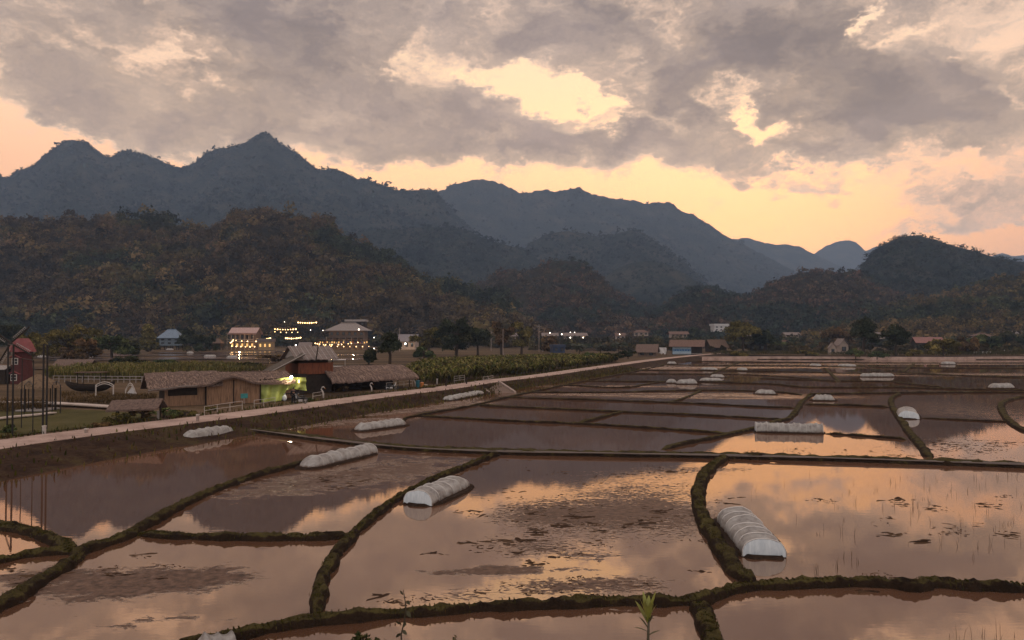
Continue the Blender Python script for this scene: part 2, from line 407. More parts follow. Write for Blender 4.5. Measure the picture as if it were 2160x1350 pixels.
def road_prof(i, p):
    e = .12*(fbm([i*.35], [3], 3)[0]-.5); f = .14*(fbm([i*.3], [9], 3)[0]-.5)
    return [(-1.95+e, ZR-.07), (-1.93+e, ZR), (0, ZR+.015), (1.93+f, ZR), (1.95+f, ZR-.07)]
tag(sweep('road', road, RS, road_prof, ROADM, smooth=False), kind='structure')
def bank_w(p): return float(np.interp(p.y, [20, 44, 58, 75, 100, 130, 260], [7.5, 7.0, 6.0, 4.2, 3.6, 3.8, 6]))
def bank_prof(i, p):
    w = bank_w(p); r = [(-3.2, .80), (-2.4, .9), (-2.0, ZR-.03), (0, ZR-.05), (2.0, ZR-.03)]
    for k in range(1, 15):
        u = k/14
        n = fbm([i*.55+k*.1], [k*1.3], 4, 5)[0]-.5; n2 = fbm([i*.09], [k*.35], 2, 9)[0]-.5
        z = (ZR-.03)*(1-u)**1.15-.35*u+(.42*n+.3*n2)*math.sin(math.pi*min(1, u*1.15+.12))
        r.append((2.0+w*u+.3*n2*u, z))
    return r
tag(sweep('embankment', road, RS, bank_prof, BANKM), kind='structure')
# dry land beyond the road, out to the foot of the hills
def land():
    edge = [p-s*1.9 for p, s in zip(road, RS)]
    ex = [G(px, py, .85) for px, py in ((1560,748.5),(1700,750),(1900,750),(2160,750),(2600,750),(3400,750))]
    edge += ex; n = len(edge); V = []; F = []; rows = 46
    for i, p in enumerate(edge):
        q = i/(n-1)
        ang = math.radians(np.interp(q, [0, .35, .75, .93, 1], [176, 150, 105, 80, 40])); dr = Vector((math.cos(ang), math.sin(ang), 0))
        for r in range(rows):
            d = 0 if r == 0 else .5*(1.25**r)
            P = p+dr*min(d, 9000)
            z = .82+(0 if r < 2 else .25*(fbm([P.x*.05], [P.y*.05], 3, 3)[0]-.5))
            V.append((P.x, P.y, z))
    for i in range(n-1):
        for r in range(rows-1): F.append((i*rows+r, i*rows+r+1, (i+1)*rows+r+1, (i+1)*rows+r))
    return tag(MB().add(V, F).build('field', FIELD, smooth=True), kind='structure')
land()
# concrete path closing the far side of the paddies
fp = smooth_path([G(px, py, .95) for px, py in ((1478,752.5),(1600,752),(1800,752.5),(2000,753),(2160,752),(2500,752))], 4)
tag(sweep('path', fp, [side(fp, i) for i in range(len(fp))], lambda i, p: [(-1.0,.80),(-1.0,.97),(1.0,.98),(1.05,-.3)], ROADM, smooth=False), kind='structure')
# ---------------------------------------------------------------- earth dykes between the paddies
DYKES = [  # px polyline, width, height, kind
 ([(-120,1340),(0,1283),(60,1245),(155,1188),(175,1166),(255,1140),(300,1115),(390,1065),(470,1030),(560,1000),(640,980),(700,965)], .85, .30),
 ([(285,1128),(390,1136),(500,1137),(640,1138),(748,1132)], .75, .28),
 ([(-80,1098),(0,1112),(60,1124),(120,1146),(158,1168)], .95, .30),
 ([(-120,1210),(0,1187),(60,1174),(120,1167),(165,1168)], .75, .26),
 ([(672,1312),(668,1275),(685,1215),(715,1165),(745,1132),(790,1090),(835,1057),(880,1032),(925,1010),(1000,980),(1052,958)], .72, .30),
 ([(330,1385),(420,1362),(500,1347),(580,1330),(700,1312),(850,1300),(1000,1289),(1150,1281),(1300,1274),(1450,1274),(1500,1265),(1560,1246),(1650,1240),(1800,1235),(1880,1237),(1925,1245),(1965,1236),(2040,1242),(2160,1247),(2320,1256)], .62, .30),
 ([(1588,1236),(1552,1205),(1510,1145),(1480,1092),(1473,1040),(1490,998),(1530,966)], 1.0, .36),
 ([(1470,1272),(1484,1300),(1500,1345),(1512,1400)], .95, .34),
 ([(485,903),(600,918),(700,931),(850,947),(1050,956),(1300,961),(1500,964),(1800,972),(2000,979),(2160,985),(2500,1000)], 1.7, .36),
 ([(1960,966),(1945,945),(1920,915),(1897,882),(1882,858),(1880,842),(1895,833)], .95, .30),
 ([(1398,949),(1440,938),(1490,928),(1540,917),(1600,903),(1640,890),(1664,884),(1682,864),(1692,848),(1712,834)], .9, .28),
 ([(2230,935),(2160,908),(2130,890),(2113,866),(2116,850),(2160,839),(2260,832)], 1.0, .30),
 ([(880,879),(1080,890),(1230,896),(1405,907),(1545,917)], .6, .24),
 ([(1000,855),(1080,860),(1305,870),(1450,876),(1620,885),(1662,887)], .65, .26),
 ([(1063,839),(1255,845),(1455,852),(1620,860),(1686,861)], .6, .25),
 ([(1690,854),(1780,856),(1880,860)], .6, .25),
 ([(1217,895),(1262,883),(1312,870)], .8, .25),
 ([(1105,828),(1255,829),(1400,826),(1477,824),(1560,825),(1640,828),(1695,834)], .6, .24),
 ([(1410,851),(1450,838),(1478,825)], .8, .22),
 ([(1180,813),(1320,818),(1410,806),(1620,811),(1704,818),(1885,818),(2000,821),(2240,826)], .7, .26),
 ([(1700,834),(1766,832),(1900,830),(2040,829),(2240,829)], .8, .28),
 ([(1225,804),(1405,806)], .7, .24), ([(1300,789),(1480,790),(1620,793),(1766,805)], .8, .25),
 ([(1340,781),(1620,784),(1790,788),(2240,797)], .8, .25), ([(1392,770),(1620,772),(1900,776),(2240,778)], .9, .26),
 ([(1420,762),(1620,764),(1900,766),(2240,766)], 1.0, .26), ([(1450,757),(1700,758.5),(2240,759)], 1.0, .26),
 ([(1885,808),(1990,818)], .9, .25), ([(1880,785),(2010,792),(2240,800)], .9, .25), ([(1600,799),(1766,804),(1900,806)], .8, .25),
 ([(1740,777),(1770,805)], 1., .25), ([(1560,764),(1500,790)], .9, .25), ([(1930,766),(1905,786)], 1., .25),
 ([(1932,882),(2040,887),(2140,891)], .35, .16), ([(1735,915),(1820,921),(1912,928)], .45, .22),
 ([(850,889),(870,880),(992,858),(1063,841),(1130,826),(1240,803),(1330,786),(1400,771)], .55, .26),
]
blades = []
def dyke(P, w, h, k):
    w *= .60; h *= .80
    pts = [G(px, py, 0.0) for px, py in P]
    dist = np.mean([p.y for p in pts]); st = .14 if dist < 40 else (.3 if dist < 70 else .8)
    path = smooth_path(pts, st); n = 11; V = []
    S_ = [side(path, i) for i in range(len(path))]
    A = np.array([(p.x, p.y) for p in path]); m = len(path)
    wob = fbm(A[:, 0]*.55+k*7, A[:, 1]*.55, 4, 21)-.5; wl = fbm(A[:, 0]*1.6+k*7, A[:, 1]*1.6, 3, 31)-.5
    for i, p in enumerate(path):
        en = min(1., (min(i, m-1-i)*st+.02)/.7)**.6; ww = w*(1+.6*wob[i]+.35*wl[i])*(.35+.65*en); hh = h*(1+.9*wl[i])*en-.06*(1-en)
        for j in range(n):
            u = -1+2*j/(n-1); q = p+S_[i]*(u*ww*.62+wl[i]*.22)
            z = hh*(1-abs(u)**4.5)*1.0-.08*(abs(u) > .9)
            z += (.20 if dist < 70 else .12)*(vnoise(np.array([q.x*4.3]), np.array([q.y*4.3]), 3)[0]-.5)*(1-abs(u)*.7)*min(1, h/.25)
            z += (.16 if dist < 40 else 0)*(vnoise(np.array([q.x*11.]), np.array([q.y*11.]), 4)[0]-.5)*(1-abs(u)*.6)
            V.append((q.x, q.y, z))
        if dist < 75 and i % (1 if dist < 40 else 2) == 0:
            for _ in range(110 if dist < 32 else 50):
                u = random.gauss(0, .45); q = p+S_[i]*u*ww*.62
                if abs(u) < 1 and vnoise(np.array([q.x*1.4]), np.array([q.y*1.4]), 9)[0] > random.uniform(.15, .75): q = p+S_[i]*u*ww*.62; blades.append((q.x, q.y, hh*(1-abs(u)**4.5)-.02, dist))
    F = [(i*n+j, (i+1)*n+j, (i+1)*n+j+1, i*n+j+1) for i in range(m-1) for j in range(n-1)]
    tag(MB().add(V, F).build('earth_dyke', DYKE, smooth=True), kind='structure')
for k, (P, w, h) in enumerate(DYKES): dyke(P, w, h, k)
# short grass on the dykes and the bank
for i in range(0, len(road)):
    if road[i].y > 180: break
    for _ in range(int(46 if road[i].y < 110 else 60)):
        u = random.random()**.8; w = bank_w(road[i])
        if u > .94 or (road[i].y < 62 and u > .28 and random.random() < .82): continue
        q = road[i]+RS[i]*(2.0+w*u)+Vector((random.uniform(-.6, .6), random.uniform(-.6, .6), 0))
        blades.append((q.x, q.y, max(-.05, (ZR-.1)*(1-u)**1.15-.3*u), 999))
    for _ in range(24):
        q = road[i]-RS[i]*random.uniform(2.0, 4.2)+Vector((random.uniform(-.6, .6), random.uniform(-.6, .6), 0)); blades.append((q.x, q.y, .82, 999))
def grass(name, B, hmul, pal, wd=.5, lean=.5):
    B = np.array(B); n = len(B)
    h = np.where(B[:, 3] > 500, .30, .052)*RNG.uniform(.35, 1.5, n)*hmul
    h = np.where((B[:, 3] < 500) & (B[:, 3] > 40), h*1.3, h)
    a = RNG.uniform(0, 2*np.pi, n); d = np.stack([np.cos(a), np.sin(a), 0*a], 1); pr = np.stack([-np.sin(a), np.cos(a), 0*a], 1)
    c = B[:, :3]; w = (h*.22*wd/.5)[:, None]; ln = RNG.uniform(.1, 1, n)[:, None]*lean*h[:, None]
    tip = c+d*ln+np.array([0, 0, 1])*h[:, None]
    mid = c+d*ln*.35+np.array([0, 0, 1])*h[:, None]*.6
    V = np.stack([c-pr*w*.5, c+pr*w*.5, mid+pr*w*.42, tip, mid-pr*w*.42], 1).reshape(-1, 3)
    F = (np.arange(n)[:, None]*5+np.array([0, 1, 2, 3, 4])[None])
    pal = np.array(pal); cl = pal[RNG.integers(0, len(pal), n)]*RNG.uniform(.7, 1.3, n)[:, None]
    patch = fbm(c[:, 0]*.5, c[:, 1]*.5, 3, 77)[:, None]
    cl = cl*(.55+.9*patch)
    return tag(np_mesh(name, V, F, LEAF, col=np.repeat(cl, 5, 0)), kind='stuff')
grass('grass', blades, 1.0, [(.085,.080,.018),(.055,.054,.014),(.095,.068,.024),(.055,.034,.015),(.040,.042,.013)], wd=.7)
# ---------------------------------------------------------------- hills and mountains
def hill_mat(name, cols, sc, bs, bd):
    m, t, out = new_mat(name); P = t.n('ShaderNodeNewGeometry').outputs['Position']
    n = t.m('ADD', t.m('MULTIPLY', t.noise(P, sc, 4, .6), .6), t.m('MULTIPLY', t.noise(P, sc*14, 3, .7), .4))
    col = t.ramp(n, [(.34, cols[0]), (.5, cols[1]), (.64, cols[2])])
    bsdf(t, out, col, 1., 0.0, bump(t, t.noise(P, sc*14, 4, .7), bs, bd)); return m
GREENM = hill_mat('mountain_forest', [(.010,.017,.018), (.032,.040,.036), (.082,.072,.056)], .012, 1., 14)  # darkest tone shifted towards the blue of the haze
BROWNM = hill_mat('hill_forest', [(.016,.014,.011), (.028,.024,.016), (.052,.040,.022)], .02, 1., 4)
HF = {}
def ridge(name, prof, D, Lf, Lb, base, mat, nx, nf, nb, seed, spur=.3, rough=4., pw=1.1, lam=None, jag=1.):
    prof = np.array(prof, float); px = np.linspace(prof[0, 0], prof[-1, 0], nx)
    i = np.interp(px, prof[:, 0], prof[:, 1])
    k = max(1, nx//160); ker = np.hanning(2*k+3); ker /= ker.sum(); i = np.convolve(np.pad(i, k+1, mode='edge'), ker, 'valid')
    tx = (px-1080)/FPX
    Hr = CAMH+(HZ-i)/FPX*D*np.ones(nx)
    s = np.concatenate([-np.linspace(1, 0, nf), np.linspace(0, 1, nb+1)[1:]])
    Yv = D+np.where(s < 0, s*Lf, s*Lb)
    X = tx[:, None]*Yv[None]; Y = np.repeat(Yv[None], nx, 0); sa = np.abs(s)[None]
    lam = lam or Lf*.45
    rg = 1-np.abs(2*fbm(X/lam, Y/lam*.35, 4, seed)-1)
    sh = (1-sa)**pw
    Z = base+(Hr[:, None]-base)*sh-(Hr[:, None]-base)*spur*(1-rg)*4*sa*(1-sa)
    cell = lam*.06
    Z += rough*(fbm(X/(rough*3.2), Y/(rough*4.), 3, seed+5, .6)-.45)*(.25+.75*np.minimum(1, sa*5))*(sh > 0)
    Z += rough*.55*jag*(fbm(X/(rough*1.5), Y*0+seed, 3, seed+7, .65)-.5)*np.exp(-(sa*9)**2)
    Z[:, 0] = base-6; Z[:, -1] = base-6
    V = np.stack([X, Y, Z], 2).reshape(-1, 3); m = len(s)
    a = (np.arange(nx-1)[:, None]*m+np.arange(m-1)[None]).ravel()
    F = np.stack([a, a+m, a+m+1, a+1], 1)
    o = tag(np_mesh(name, V, F, mat, smooth=True), kind='structure')
    HF[id(o)] = (X, Y, Z, nf); return o, (X, Y, Z, nf)
RES = 1.0
PM1 = [(-700,420),(-400,330),(-250,345),(-120,320),(-40,345),(0,372),(12,376),(30,358),(60,352),(80,335),(103,312),(130,297),(157,293),(182,300),(200,318),(222,333),(240,322),(262,316),(290,320),(320,331),(345,343),(370,351),(400,346),(418,332),(440,316),(470,308),(505,304),(525,290),(545,279),(556,277),(575,288),(600,309),(630,324),(650,341),(668,357),(700,355),(715,358),(750,378),(770,376),(800,388),(840,402),(862,402),(900,397),(918,402),(940,428),(965,455),(1000,490),(1060,530),(1130,580),(1200,640),(1260,700)]
PM2 = [(700,520),(800,450),(900,412),(925,402),(960,386),(985,381),(1015,377),(1050,384),(1085,398),(1105,408),(1130,402),(1150,398),(1175,402),(1200,398),(1220,394),(1240,403),(1262,413),(1330,421),(1370,428),(1410,424),(1425,432),(1440,447),(1465,452),(1480,460),(1505,478),(1530,497),(1555,507),(1600,530),(1650,560),(1700,590),(1760,630),(1840,690),(1900,705)]
PM3 = [(600,560),(690,505),(750,491),(800,484),(850,482),(900,478),(950,480),(980,484),(1010,497),(1040,508),(1080,520),(1100,522),(1130,543),(1165,572),(1200,600),(1260,650),(1330,700)]
PM4 = [(1040,600),(1120,510),(1160,492),(1200,486),(1230,492),(1270,500),(1300,492),(1330,484),(1350,488),(1375,502),(1400,522),(1440,548),(1475,580),(1500,600),(1560,640),(1640,700)]
PM5 = [(1440,560),(1520,505),(1560,503),(1580,501),(1610,511),(1640,516),(1660,514),(1690,520),(1712,533),(1740,545),(1800,575),(1880,600),(2000,640),(2200,700)]
PM6 = [(1640,600),(1700,548),(1722,533),(1740,520),(1765,510),(1792,506),(1810,512),(1828,530),(1838,525),(1860,516),(1885,520),(1960,545),(2060,548),(2100,538),(2115,533),(2140,540),(2180,535),(2300,530),(2500,600)]
ridge('mountain', PM6, 5000, 900, 500, -5, GREENM, int(420*RES), 40, 8, 61, .18, 10, .9, jag=1.6)
ridge('mountain', PM5, 4200, 900, 500, -5, GREENM, int(420*RES), 60, 8, 51, .25, 9, 1., jag=2.)
_, HM2 = ridge('mountain', PM2, 3200, 1100, 600, -5, GREENM, int(900*RES), 90, 10, 21, .42, 14, .95, jag=2.2)
_, HM1 = ridge('mountain', PM1, 2300, 1000, 500, -5, GREENM, int(860*RES), 110, 10, 11, .42, 12, .95, jag=1.5)
_, HM4 = ridge('mountain', PM4, 1950, 600, 300, -5, GREENM, int(420*RES), 60, 8, 41, .35, 9, .9)
_, HM3 = ridge('mountain', PM3, 1650, 550, 300, -5, GREENM, int(500*RES), 70, 8, 31, .35, 8, .9)
PMid2 = [(1230,660),(1270,590),(1300,566),(1340,553),(1375,550),(1400,556),(1440,575),(1480,600),(1530,622),(1580,650),(1640,690)]
PMid = [(820,690),(900,640),(960,612),(1015,600),(1050,576),(1080,570),(1110,572),(1150,556),(1170,550),(1210,550),(1235,556),(1250,572),(1275,590),(1295,612),(1330,632),(1370,648),(1400,662),(1460,690)]
PLow = [(1350,690),(1390,650),(1430,622),(1465,607),(1500,606),(1530,618),(1570,626),(1590,618),(1640,592),(1690,575),(1730,573),(1770,575),(1815,570),(1850,590),(1900,620),(1960,670),(2000,700)]
PRight = [(1680,690),(1760,610),(1815,568),(1830,545),(1850,525),(1880,508),(1905,498),(1940,496),(1975,505),(2010,517),(2060,530),(2090,540),(2140,550),(2200,556),(2300,560),(2450,580),(2700,640)]
PRnear = [(1700,700),(1800,668),(1870,650),(1940,636),(2000,620),(2060,600),(2110,588),(2160,580),(2240,565),(2400,560),(2600,580)]
PNear = [(-560,430),(-300,445),(-100,455),(0,459),(60,461),(115,464),(135,452),(200,458),(235,450),(290,452),(340,452),(372,468),(440,474),(475,462),(495,442),(560,438),(600,446),(625,455),(650,462),(690,458),(712,472),(725,492),(760,503),(800,528),(850,548),(876,575),(900,588),(930,592),(985,600),(1005,616),(1035,608),(1068,616),(1082,642),(1105,662),(1130,690),(1150,705)]
o2, H2 = ridge('hill', PMid2, 1500, 450, 250, 0, GREENM, 220, 40, 6, 71, .2, 4, .9)
o3, H3 = ridge('hill', PMid, 980, 330, 200, 0, BROWNM, 300, 50, 6, 72, .2, 3, .85)
o4, H4 = ridge('hill', PLow, 900, 300, 200, 0, BROWNM, 300, 40, 6, 73, .2, 3, .85)
o5, H5 = ridge('hill', PRight, 1150, 380, 250, 0, GREENM, 420, 60, 8, 74, .2, 3.5, .85)
o6, H6 = ridge('hill', PRnear, 720, 240, 150, 0, BROWNM, 300, 40, 6, 75, .2, 3, .85)
o7, H7 = ridge('hill', [(p[0], p[1]+9) for p in PNear], 740, 220, 150, 0, BROWNM, 420, 60, 10, 76, .18, 2.5, .75)
# ---------------------------------------------------------------- woods on them
def leafcloud(cen, rad, nl, size, col, jit=.22, up=.35, shell=.55):
    n = len(cen); tot = n*nl
    d = RNG.normal(size=(tot, 3)); d /= np.linalg.norm(d, axis=1)[:, None]
    d[:, 2] = np.where(d[:, 2] < -.35, -d[:, 2]*.6, d[:, 2])
    r = shell+(1-shell)*RNG.random(tot)
    lump = .72+.5*RNG.random((n, 1)).repeat(nl, 1).ravel()*0+.5*vnoise(d[:, 0]*2.2+np.repeat(np.arange(n), nl)*3.7, d[:, 1]*2.2+d[:, 2]*2.2, 13)
    c = np.repeat(cen, nl, 0)+d*np.repeat(rad, nl, 0)*(r*lump)[:, None]
    nn = d*.9+RNG.normal(size=(tot, 3))*.7+np.array([0, 0, up]); nn /= np.linalg.norm(nn, axis=1)[:, None]
    a = np.cross(nn, RNG.normal(size=(tot, 3))); a /= np.linalg.norm(a, axis=1)[:, None]; b = np.cross(nn, a)
    s = np.repeat(np.broadcast_to(size, (n,)), nl)*RNG.uniform(.55, 1.35, tot)
    a *= s[:, None]; b *= (s*RNG.uniform(.45, .9, tot))[:, None]
    V = np.stack([c-a, c-b*.8+a*.1, c+a, c+b*.9-a*.1], 1).reshape(-1, 3)
    F = np.arange(tot*4).reshape(-1, 4)
    cl = np.repeat(col, nl, 0)*(1+jit*RNG.normal(size=(tot, 1))).clip(.45, 1.9)
    return V, F, np.repeat(cl, 4, 0)
def wood(H, count, rmin, rmax, nl, leaf, pal, smax=1.0, seed=1, pscale=60, top=0.0, pxr=None, wts=None):
    X, Y, Z, nf = H; rng = np.random.default_rng(seed); nx = X.shape[0]
    u = rng.random(count*2)*(nx-1.001); sv = rng.random(count*2)**.85*(smax+top)-top
    row = (nf-1)*(1-np.maximum(sv, 0)); row = np.where(sv < 0, (nf-1)-sv*4, row)
    i = u.astype(int); j = np.minimum(row.astype(int), X.shape[1]-2); fu = u-i; fj = row-j
    def bl(A): return (A[i, j]*(1-fu)+A[i+1, j]*fu)*(1-fj)+(A[i, j+1]*(1-fu)+A[i+1, j+1]*fu)*fj
    P = np.stack([bl(X), bl(Y), bl(Z)], 1)
    pxv = 1080+FPX*P[:, 0]/P[:, 1]
    ok = (pxv > -250) & (pxv < 2400) & (P[:, 2] > -1)
    if pxr: ok &= (pxv > pxr[0]) & (pxv < pxr[1])
    P = P[ok][:count]; n = len(P)
    r = (rmin+(rmax-rmin)*rng.random(n)**1.7)*(1+.55*(rng.random(n) < .12)); rad = np.stack([r, r, r*rng.uniform(.75, 1.35, n)], 1)
    P[:, 2] += rad[:, 2]*.55
    pal = np.array(pal); f = fbm(P[:, 0]/pscale, P[:, 2]/pscale*1.6+P[:, 1]/pscale*.5, 3, seed)
    k = np.clip(((f-.5)*2.4+.5+rng.normal(size=n)*.16)*len(pal), 0, len(pal)-1).astype(int)
    col = pal[k]*rng.uniform(.38, 1.85, n)[:, None]
    return leafcloud(P, rad, nl, leaf*r/rmax, col)
def wood_obj(*parts):
    V = np.concatenate([p[0] for p in parts]); Cc = np.concatenate([p[2] for p in parts])
    return tag(np_mesh('forest', V, np.arange(len(V)).reshape(-1, 4), LEAF, col=Cc), kind='stuff')
PALN = [(.028,.034,.020),(.040,.043,.021),(.064,.052,.021),(.090,.066,.026),(.108,.072,.032),(.086,.054,.030),(.060,.042,.024)]
wood_obj(wood(H7, 4600, 2.8, 6.6, 64, 1.35, PALN, 1.0, 3, 70, .06))
PALR = [(.026,.034,.026),(.034,.038,.024),(.054,.042,.025),(.078,.046,.032),(.086,.055,.034),(.060,.044,.028)]
wood_obj(wood(H3, 2600, 2.2, 4.4, 24, 1.4, PALR, 1.0, 4, 80, .05))
wood_obj(wood(H4, 2600, 2.2, 4.2, 22, 1.4, PALR, 1.0, 5, 80, .05))
PALG = [(.014,.021,.019),(.018,.026,.021),(.024,.030,.021),(.030,.030,.020)]
wood_obj(wood(H5, 4000, 2.4, 5.0, 22, 1.5, PALG, 1.0, 6, 90, .05))
wood_obj(wood(H6, 2200, 2.0, 4.2, 30, 1.2, PALN[:5], 1.0, 7, 60, .05))
wood_obj(wood(H2, 900, 2.5, 5, 14, 2.0, PALG, 1.0, 8, 90, .05))
PALD = [(.012,.019,.021),(.017,.025,.026),(.024,.032,.030),(.034,.038,.033)]  # leaf colours carry a little of the haze's blue
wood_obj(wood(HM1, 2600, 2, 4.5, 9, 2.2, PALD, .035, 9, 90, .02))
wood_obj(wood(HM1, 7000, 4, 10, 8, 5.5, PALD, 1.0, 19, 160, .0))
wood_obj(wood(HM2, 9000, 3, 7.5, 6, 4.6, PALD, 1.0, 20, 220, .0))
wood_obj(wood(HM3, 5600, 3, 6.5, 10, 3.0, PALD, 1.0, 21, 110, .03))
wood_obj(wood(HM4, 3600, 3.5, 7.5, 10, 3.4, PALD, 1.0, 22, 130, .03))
def floor_wood(boxes, nl, leaf, pal, seed):
    rng = np.random.default_rng(seed); P = []
    for x0, x1, y0, y1, n, r0, r1 in boxes:
        for _ in range(n):
            Y = rng.uniform(y0, y1); X = (rng.uniform(x0, x1)-1080)/FPX*Y; P.append((X, Y, .8+rng.uniform(.3, 1.0)*r1, rng.uniform(r0, r1)))
    P = np.array(P); rad = np.stack([P[:, 3], P[:, 3], P[:, 3]*rng.uniform(.8, 1.3, len(P))], 1); pal = np.array(pal)
    f = fbm(P[:, 0]/40, P[:, 1]/40, 3, seed); k = np.clip(((f-.5)*2.6+.5+rng.normal(size=len(P))*.2)*len(pal), 0, len(pal)-1).astype(int)
    return leafcloud(P[:, :3], rad, nl, leaf, pal[k]*rng.uniform(.6, 1.5, len(P))[:, None])
wood_obj(floor_wood([(-100,480,440,500,260,2.5,4.5),(480,800,470,500,90,2.,3.6),(790,1130,420,500,260,2.,4.),(1130,1480,560,640,190,1.6,3.4),(1480,2300,560,700,420,1.8,4.),(1130,1480,425,475,130,2.0,4.2),(1480,1760,470,530,110,2.2,4.4),(1760,2260,460,540,150,2.2,4.4),(1500,2260,300,420,230,.7,2.1),(1120,1430,330,420,110,.7,2.0),(2000,2260,290,400,70,1.,2.6),(60,470,330,430,70,.8,2.2),(1380,1480,420,470,26,1.4,2.6),(1620,1760,420,520,50,1.4,2.6),(1850,2260,430,520,130,1.4,2.8)], 46, 1.0, [(.034,.040,.022),(.050,.050,.024),(.072,.060,.028),(.085,.062,.032),(.045,.038,.024)], 12))
# ---------------------------------------------------------------- evening haze
def haze():
    m, t, out = new_mat('haze'); v = t.n('ShaderNodeVolumePrincipled')
    v.inputs['Color'].default_value = (.52,.70,1.0,1); v.inputs['Density'].default_value = HAZE; v.inputs['Anisotropy'].default_value = 0.0
    t.L.new(v.outputs[0], out.inputs['Volume'])
    o = MB().box((0, 2900, 355), (10400, 6400, 713.2)).build('haze', m); tag(o, kind='stuff')
HAZE = 1.42e-4
haze()
# ================================================================ THINGS
ZL = .84
def mpp(p): return p.y/FPX
def grid(mb, f, nu, nv, th=(0, 0, -.08)):
    P = [[Vector(f(i/nu, j/nv)) for i in range(nu+1)] for j in range(nv+1)]; e = Vector(th); w = nu+1; n0 = w*(nv+1)
    V = [p for r in P for p in r]; V += [p+e for p in V]; F = []
    for j in range(nv):
        for i in range(nu):
            a = j*w+i; F.append((a, a+1, a+w+1, a+w)); F.append((n0+a, n0+a+w, n0+a+w+1, n0+a+1))
    for i in range(nu):
        F.append((i, n0+i, n0+i+1, i+1)); a = nv*w+i; F.append((a, a+1, n0+a+1, n0+a))
    for j in range(nv):
        a = j*w; F.append((a, a+w, n0+a+w, n0+a)); a = j*w+nu; F.append((a, n0+a, n0+a+w, a+w))
    return mb.add(V, F)
def nz1(*a): return random.uniform(-1, 1)
THATCH = plain('old_thatch', (.15,.102,.084), .95, .5, 5, .1, stretch=(1, 1, 1), bs=.9, bd=.1)
THATCHD = plain('brown_thatch', (.12,.078,.058), .95, .5, 4, .1, bs=.9, bd=.1)
BAMBOO = plain('bamboo_boards', (.23,.132,.080), .8, .55, 3, .2, stretch=(4, 4, .35), bs=.5)
DARKW = plain('dark_timber', (.028,.019,.014), .85, .4, 3, .2)
REDW = plain('red_timber', (.14,.045,.022), .75, .45, 2, .2, stretch=(3, 3, .5))
WHITEP = plain('white_paint', (.44,.385,.35), .7, .18, 6)
GREYP = plain('grey_weathered', (.30,.26,.24), .85, .3, 6)
TIN = plain('rusty_tin', (.145,.105,.09), .6, .4, 1.5, .4, stretch=(.6, 3, 1))
BLUETIN = plain('blue_tin', (.11,.15,.20), .5, .25, 1, .4)
DARKGLASS = plain('dark_glass', (.012,.012,.014), .15, .2, 2, .6)
METALBLK = plain('black_metal', (.013,.010,.010), .6, .3, 5, .3)
EARTHW = plain('plaster', (.33,.26,.22), .9, .2, 1.2, .15)
PALEW = plain('pale_plaster', (.50,.47,.46), .85, .15, 1.5, .2)
REDTILE = plain('red_tile', (.13,.078,.060), .85, .35, 2, .2)
CONC = plain('old_concrete', (.30,.23,.20), .9, .3, 3, .15)
STRAWL = plain('loose_straw', (.27,.185,.145), .95, .4, 3, .1)
STRAWM = plain('bed_mud', (.030,.018,.012), .95, .5, 6, .1, bs=.8, bd=.06)
WARM = glow('warm_bulb', (1, .62, .26), 6.0); WHITEL = glow('white_lamp', (1, .88, .72), 6.0); WARMW = glow('window_and_goods_glow', (1, .55, .18), 1.1); COOLL = glow('cool_lamp', (.75, .88, 1), 7.0); BLUEL = glow('blue_lamp', (.05, .22, 1), 2.5)
def plastic():
    m, t, out = new_mat('white_plastic_film'); co = t.n('ShaderNodeTexCoord').outputs['Object']
    n = t.noise(co, 2.2, 5, .65, .5); c = t.ramp(n, [(.36, (.30,.27,.255)), (.5, (.44,.41,.39)), (.64, (.54,.52,.50))])
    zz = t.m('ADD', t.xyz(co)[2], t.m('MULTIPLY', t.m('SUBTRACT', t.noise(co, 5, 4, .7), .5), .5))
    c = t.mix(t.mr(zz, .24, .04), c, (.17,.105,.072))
    d = t.n('ShaderNodeBsdfPrincipled'); t.L.new(c, d.inputs['Base Color']); d.inputs['Roughness'].default_value = .38; d.inputs['Specular IOR Level'].default_value = .4
    bn = bump(t, t.noise(t.vm('MULTIPLY', co, (5, 1.4, 1.4)), 2.6, 4, .6, 1.4), .8, .06); t.L.new(bn, d.inputs['Normal'])
    tr = t.n('ShaderNodeBsdfTranslucent'); t.L.new(c, tr.inputs[0]); mx = t.n('ShaderNodeMixShader'); mx.inputs[0].default_value = .42
    t.L.new(d.outputs[0], mx.inputs[1]); t.L.new(tr.outputs[0], mx.inputs[2]); t.L.new(mx.outputs[0], out.inputs[0]); return m
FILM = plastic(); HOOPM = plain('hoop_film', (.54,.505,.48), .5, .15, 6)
def film_end():
    m, t, out = new_mat('cool_lit_film_end'); co = t.n('ShaderNodeTexCoord').outputs['Object']  # cool sky light is mixed into the end film's colour
    n = t.noise(t.vm('MULTIPLY', co, (1, 4, 1)), 2.4, 4, .6); bsdf(t, out, t.ramp(n, [(.3, (.42,.47,.52)), (.7, (.60,.64,.67))]), .25, .5); return m
FILME = film_end()
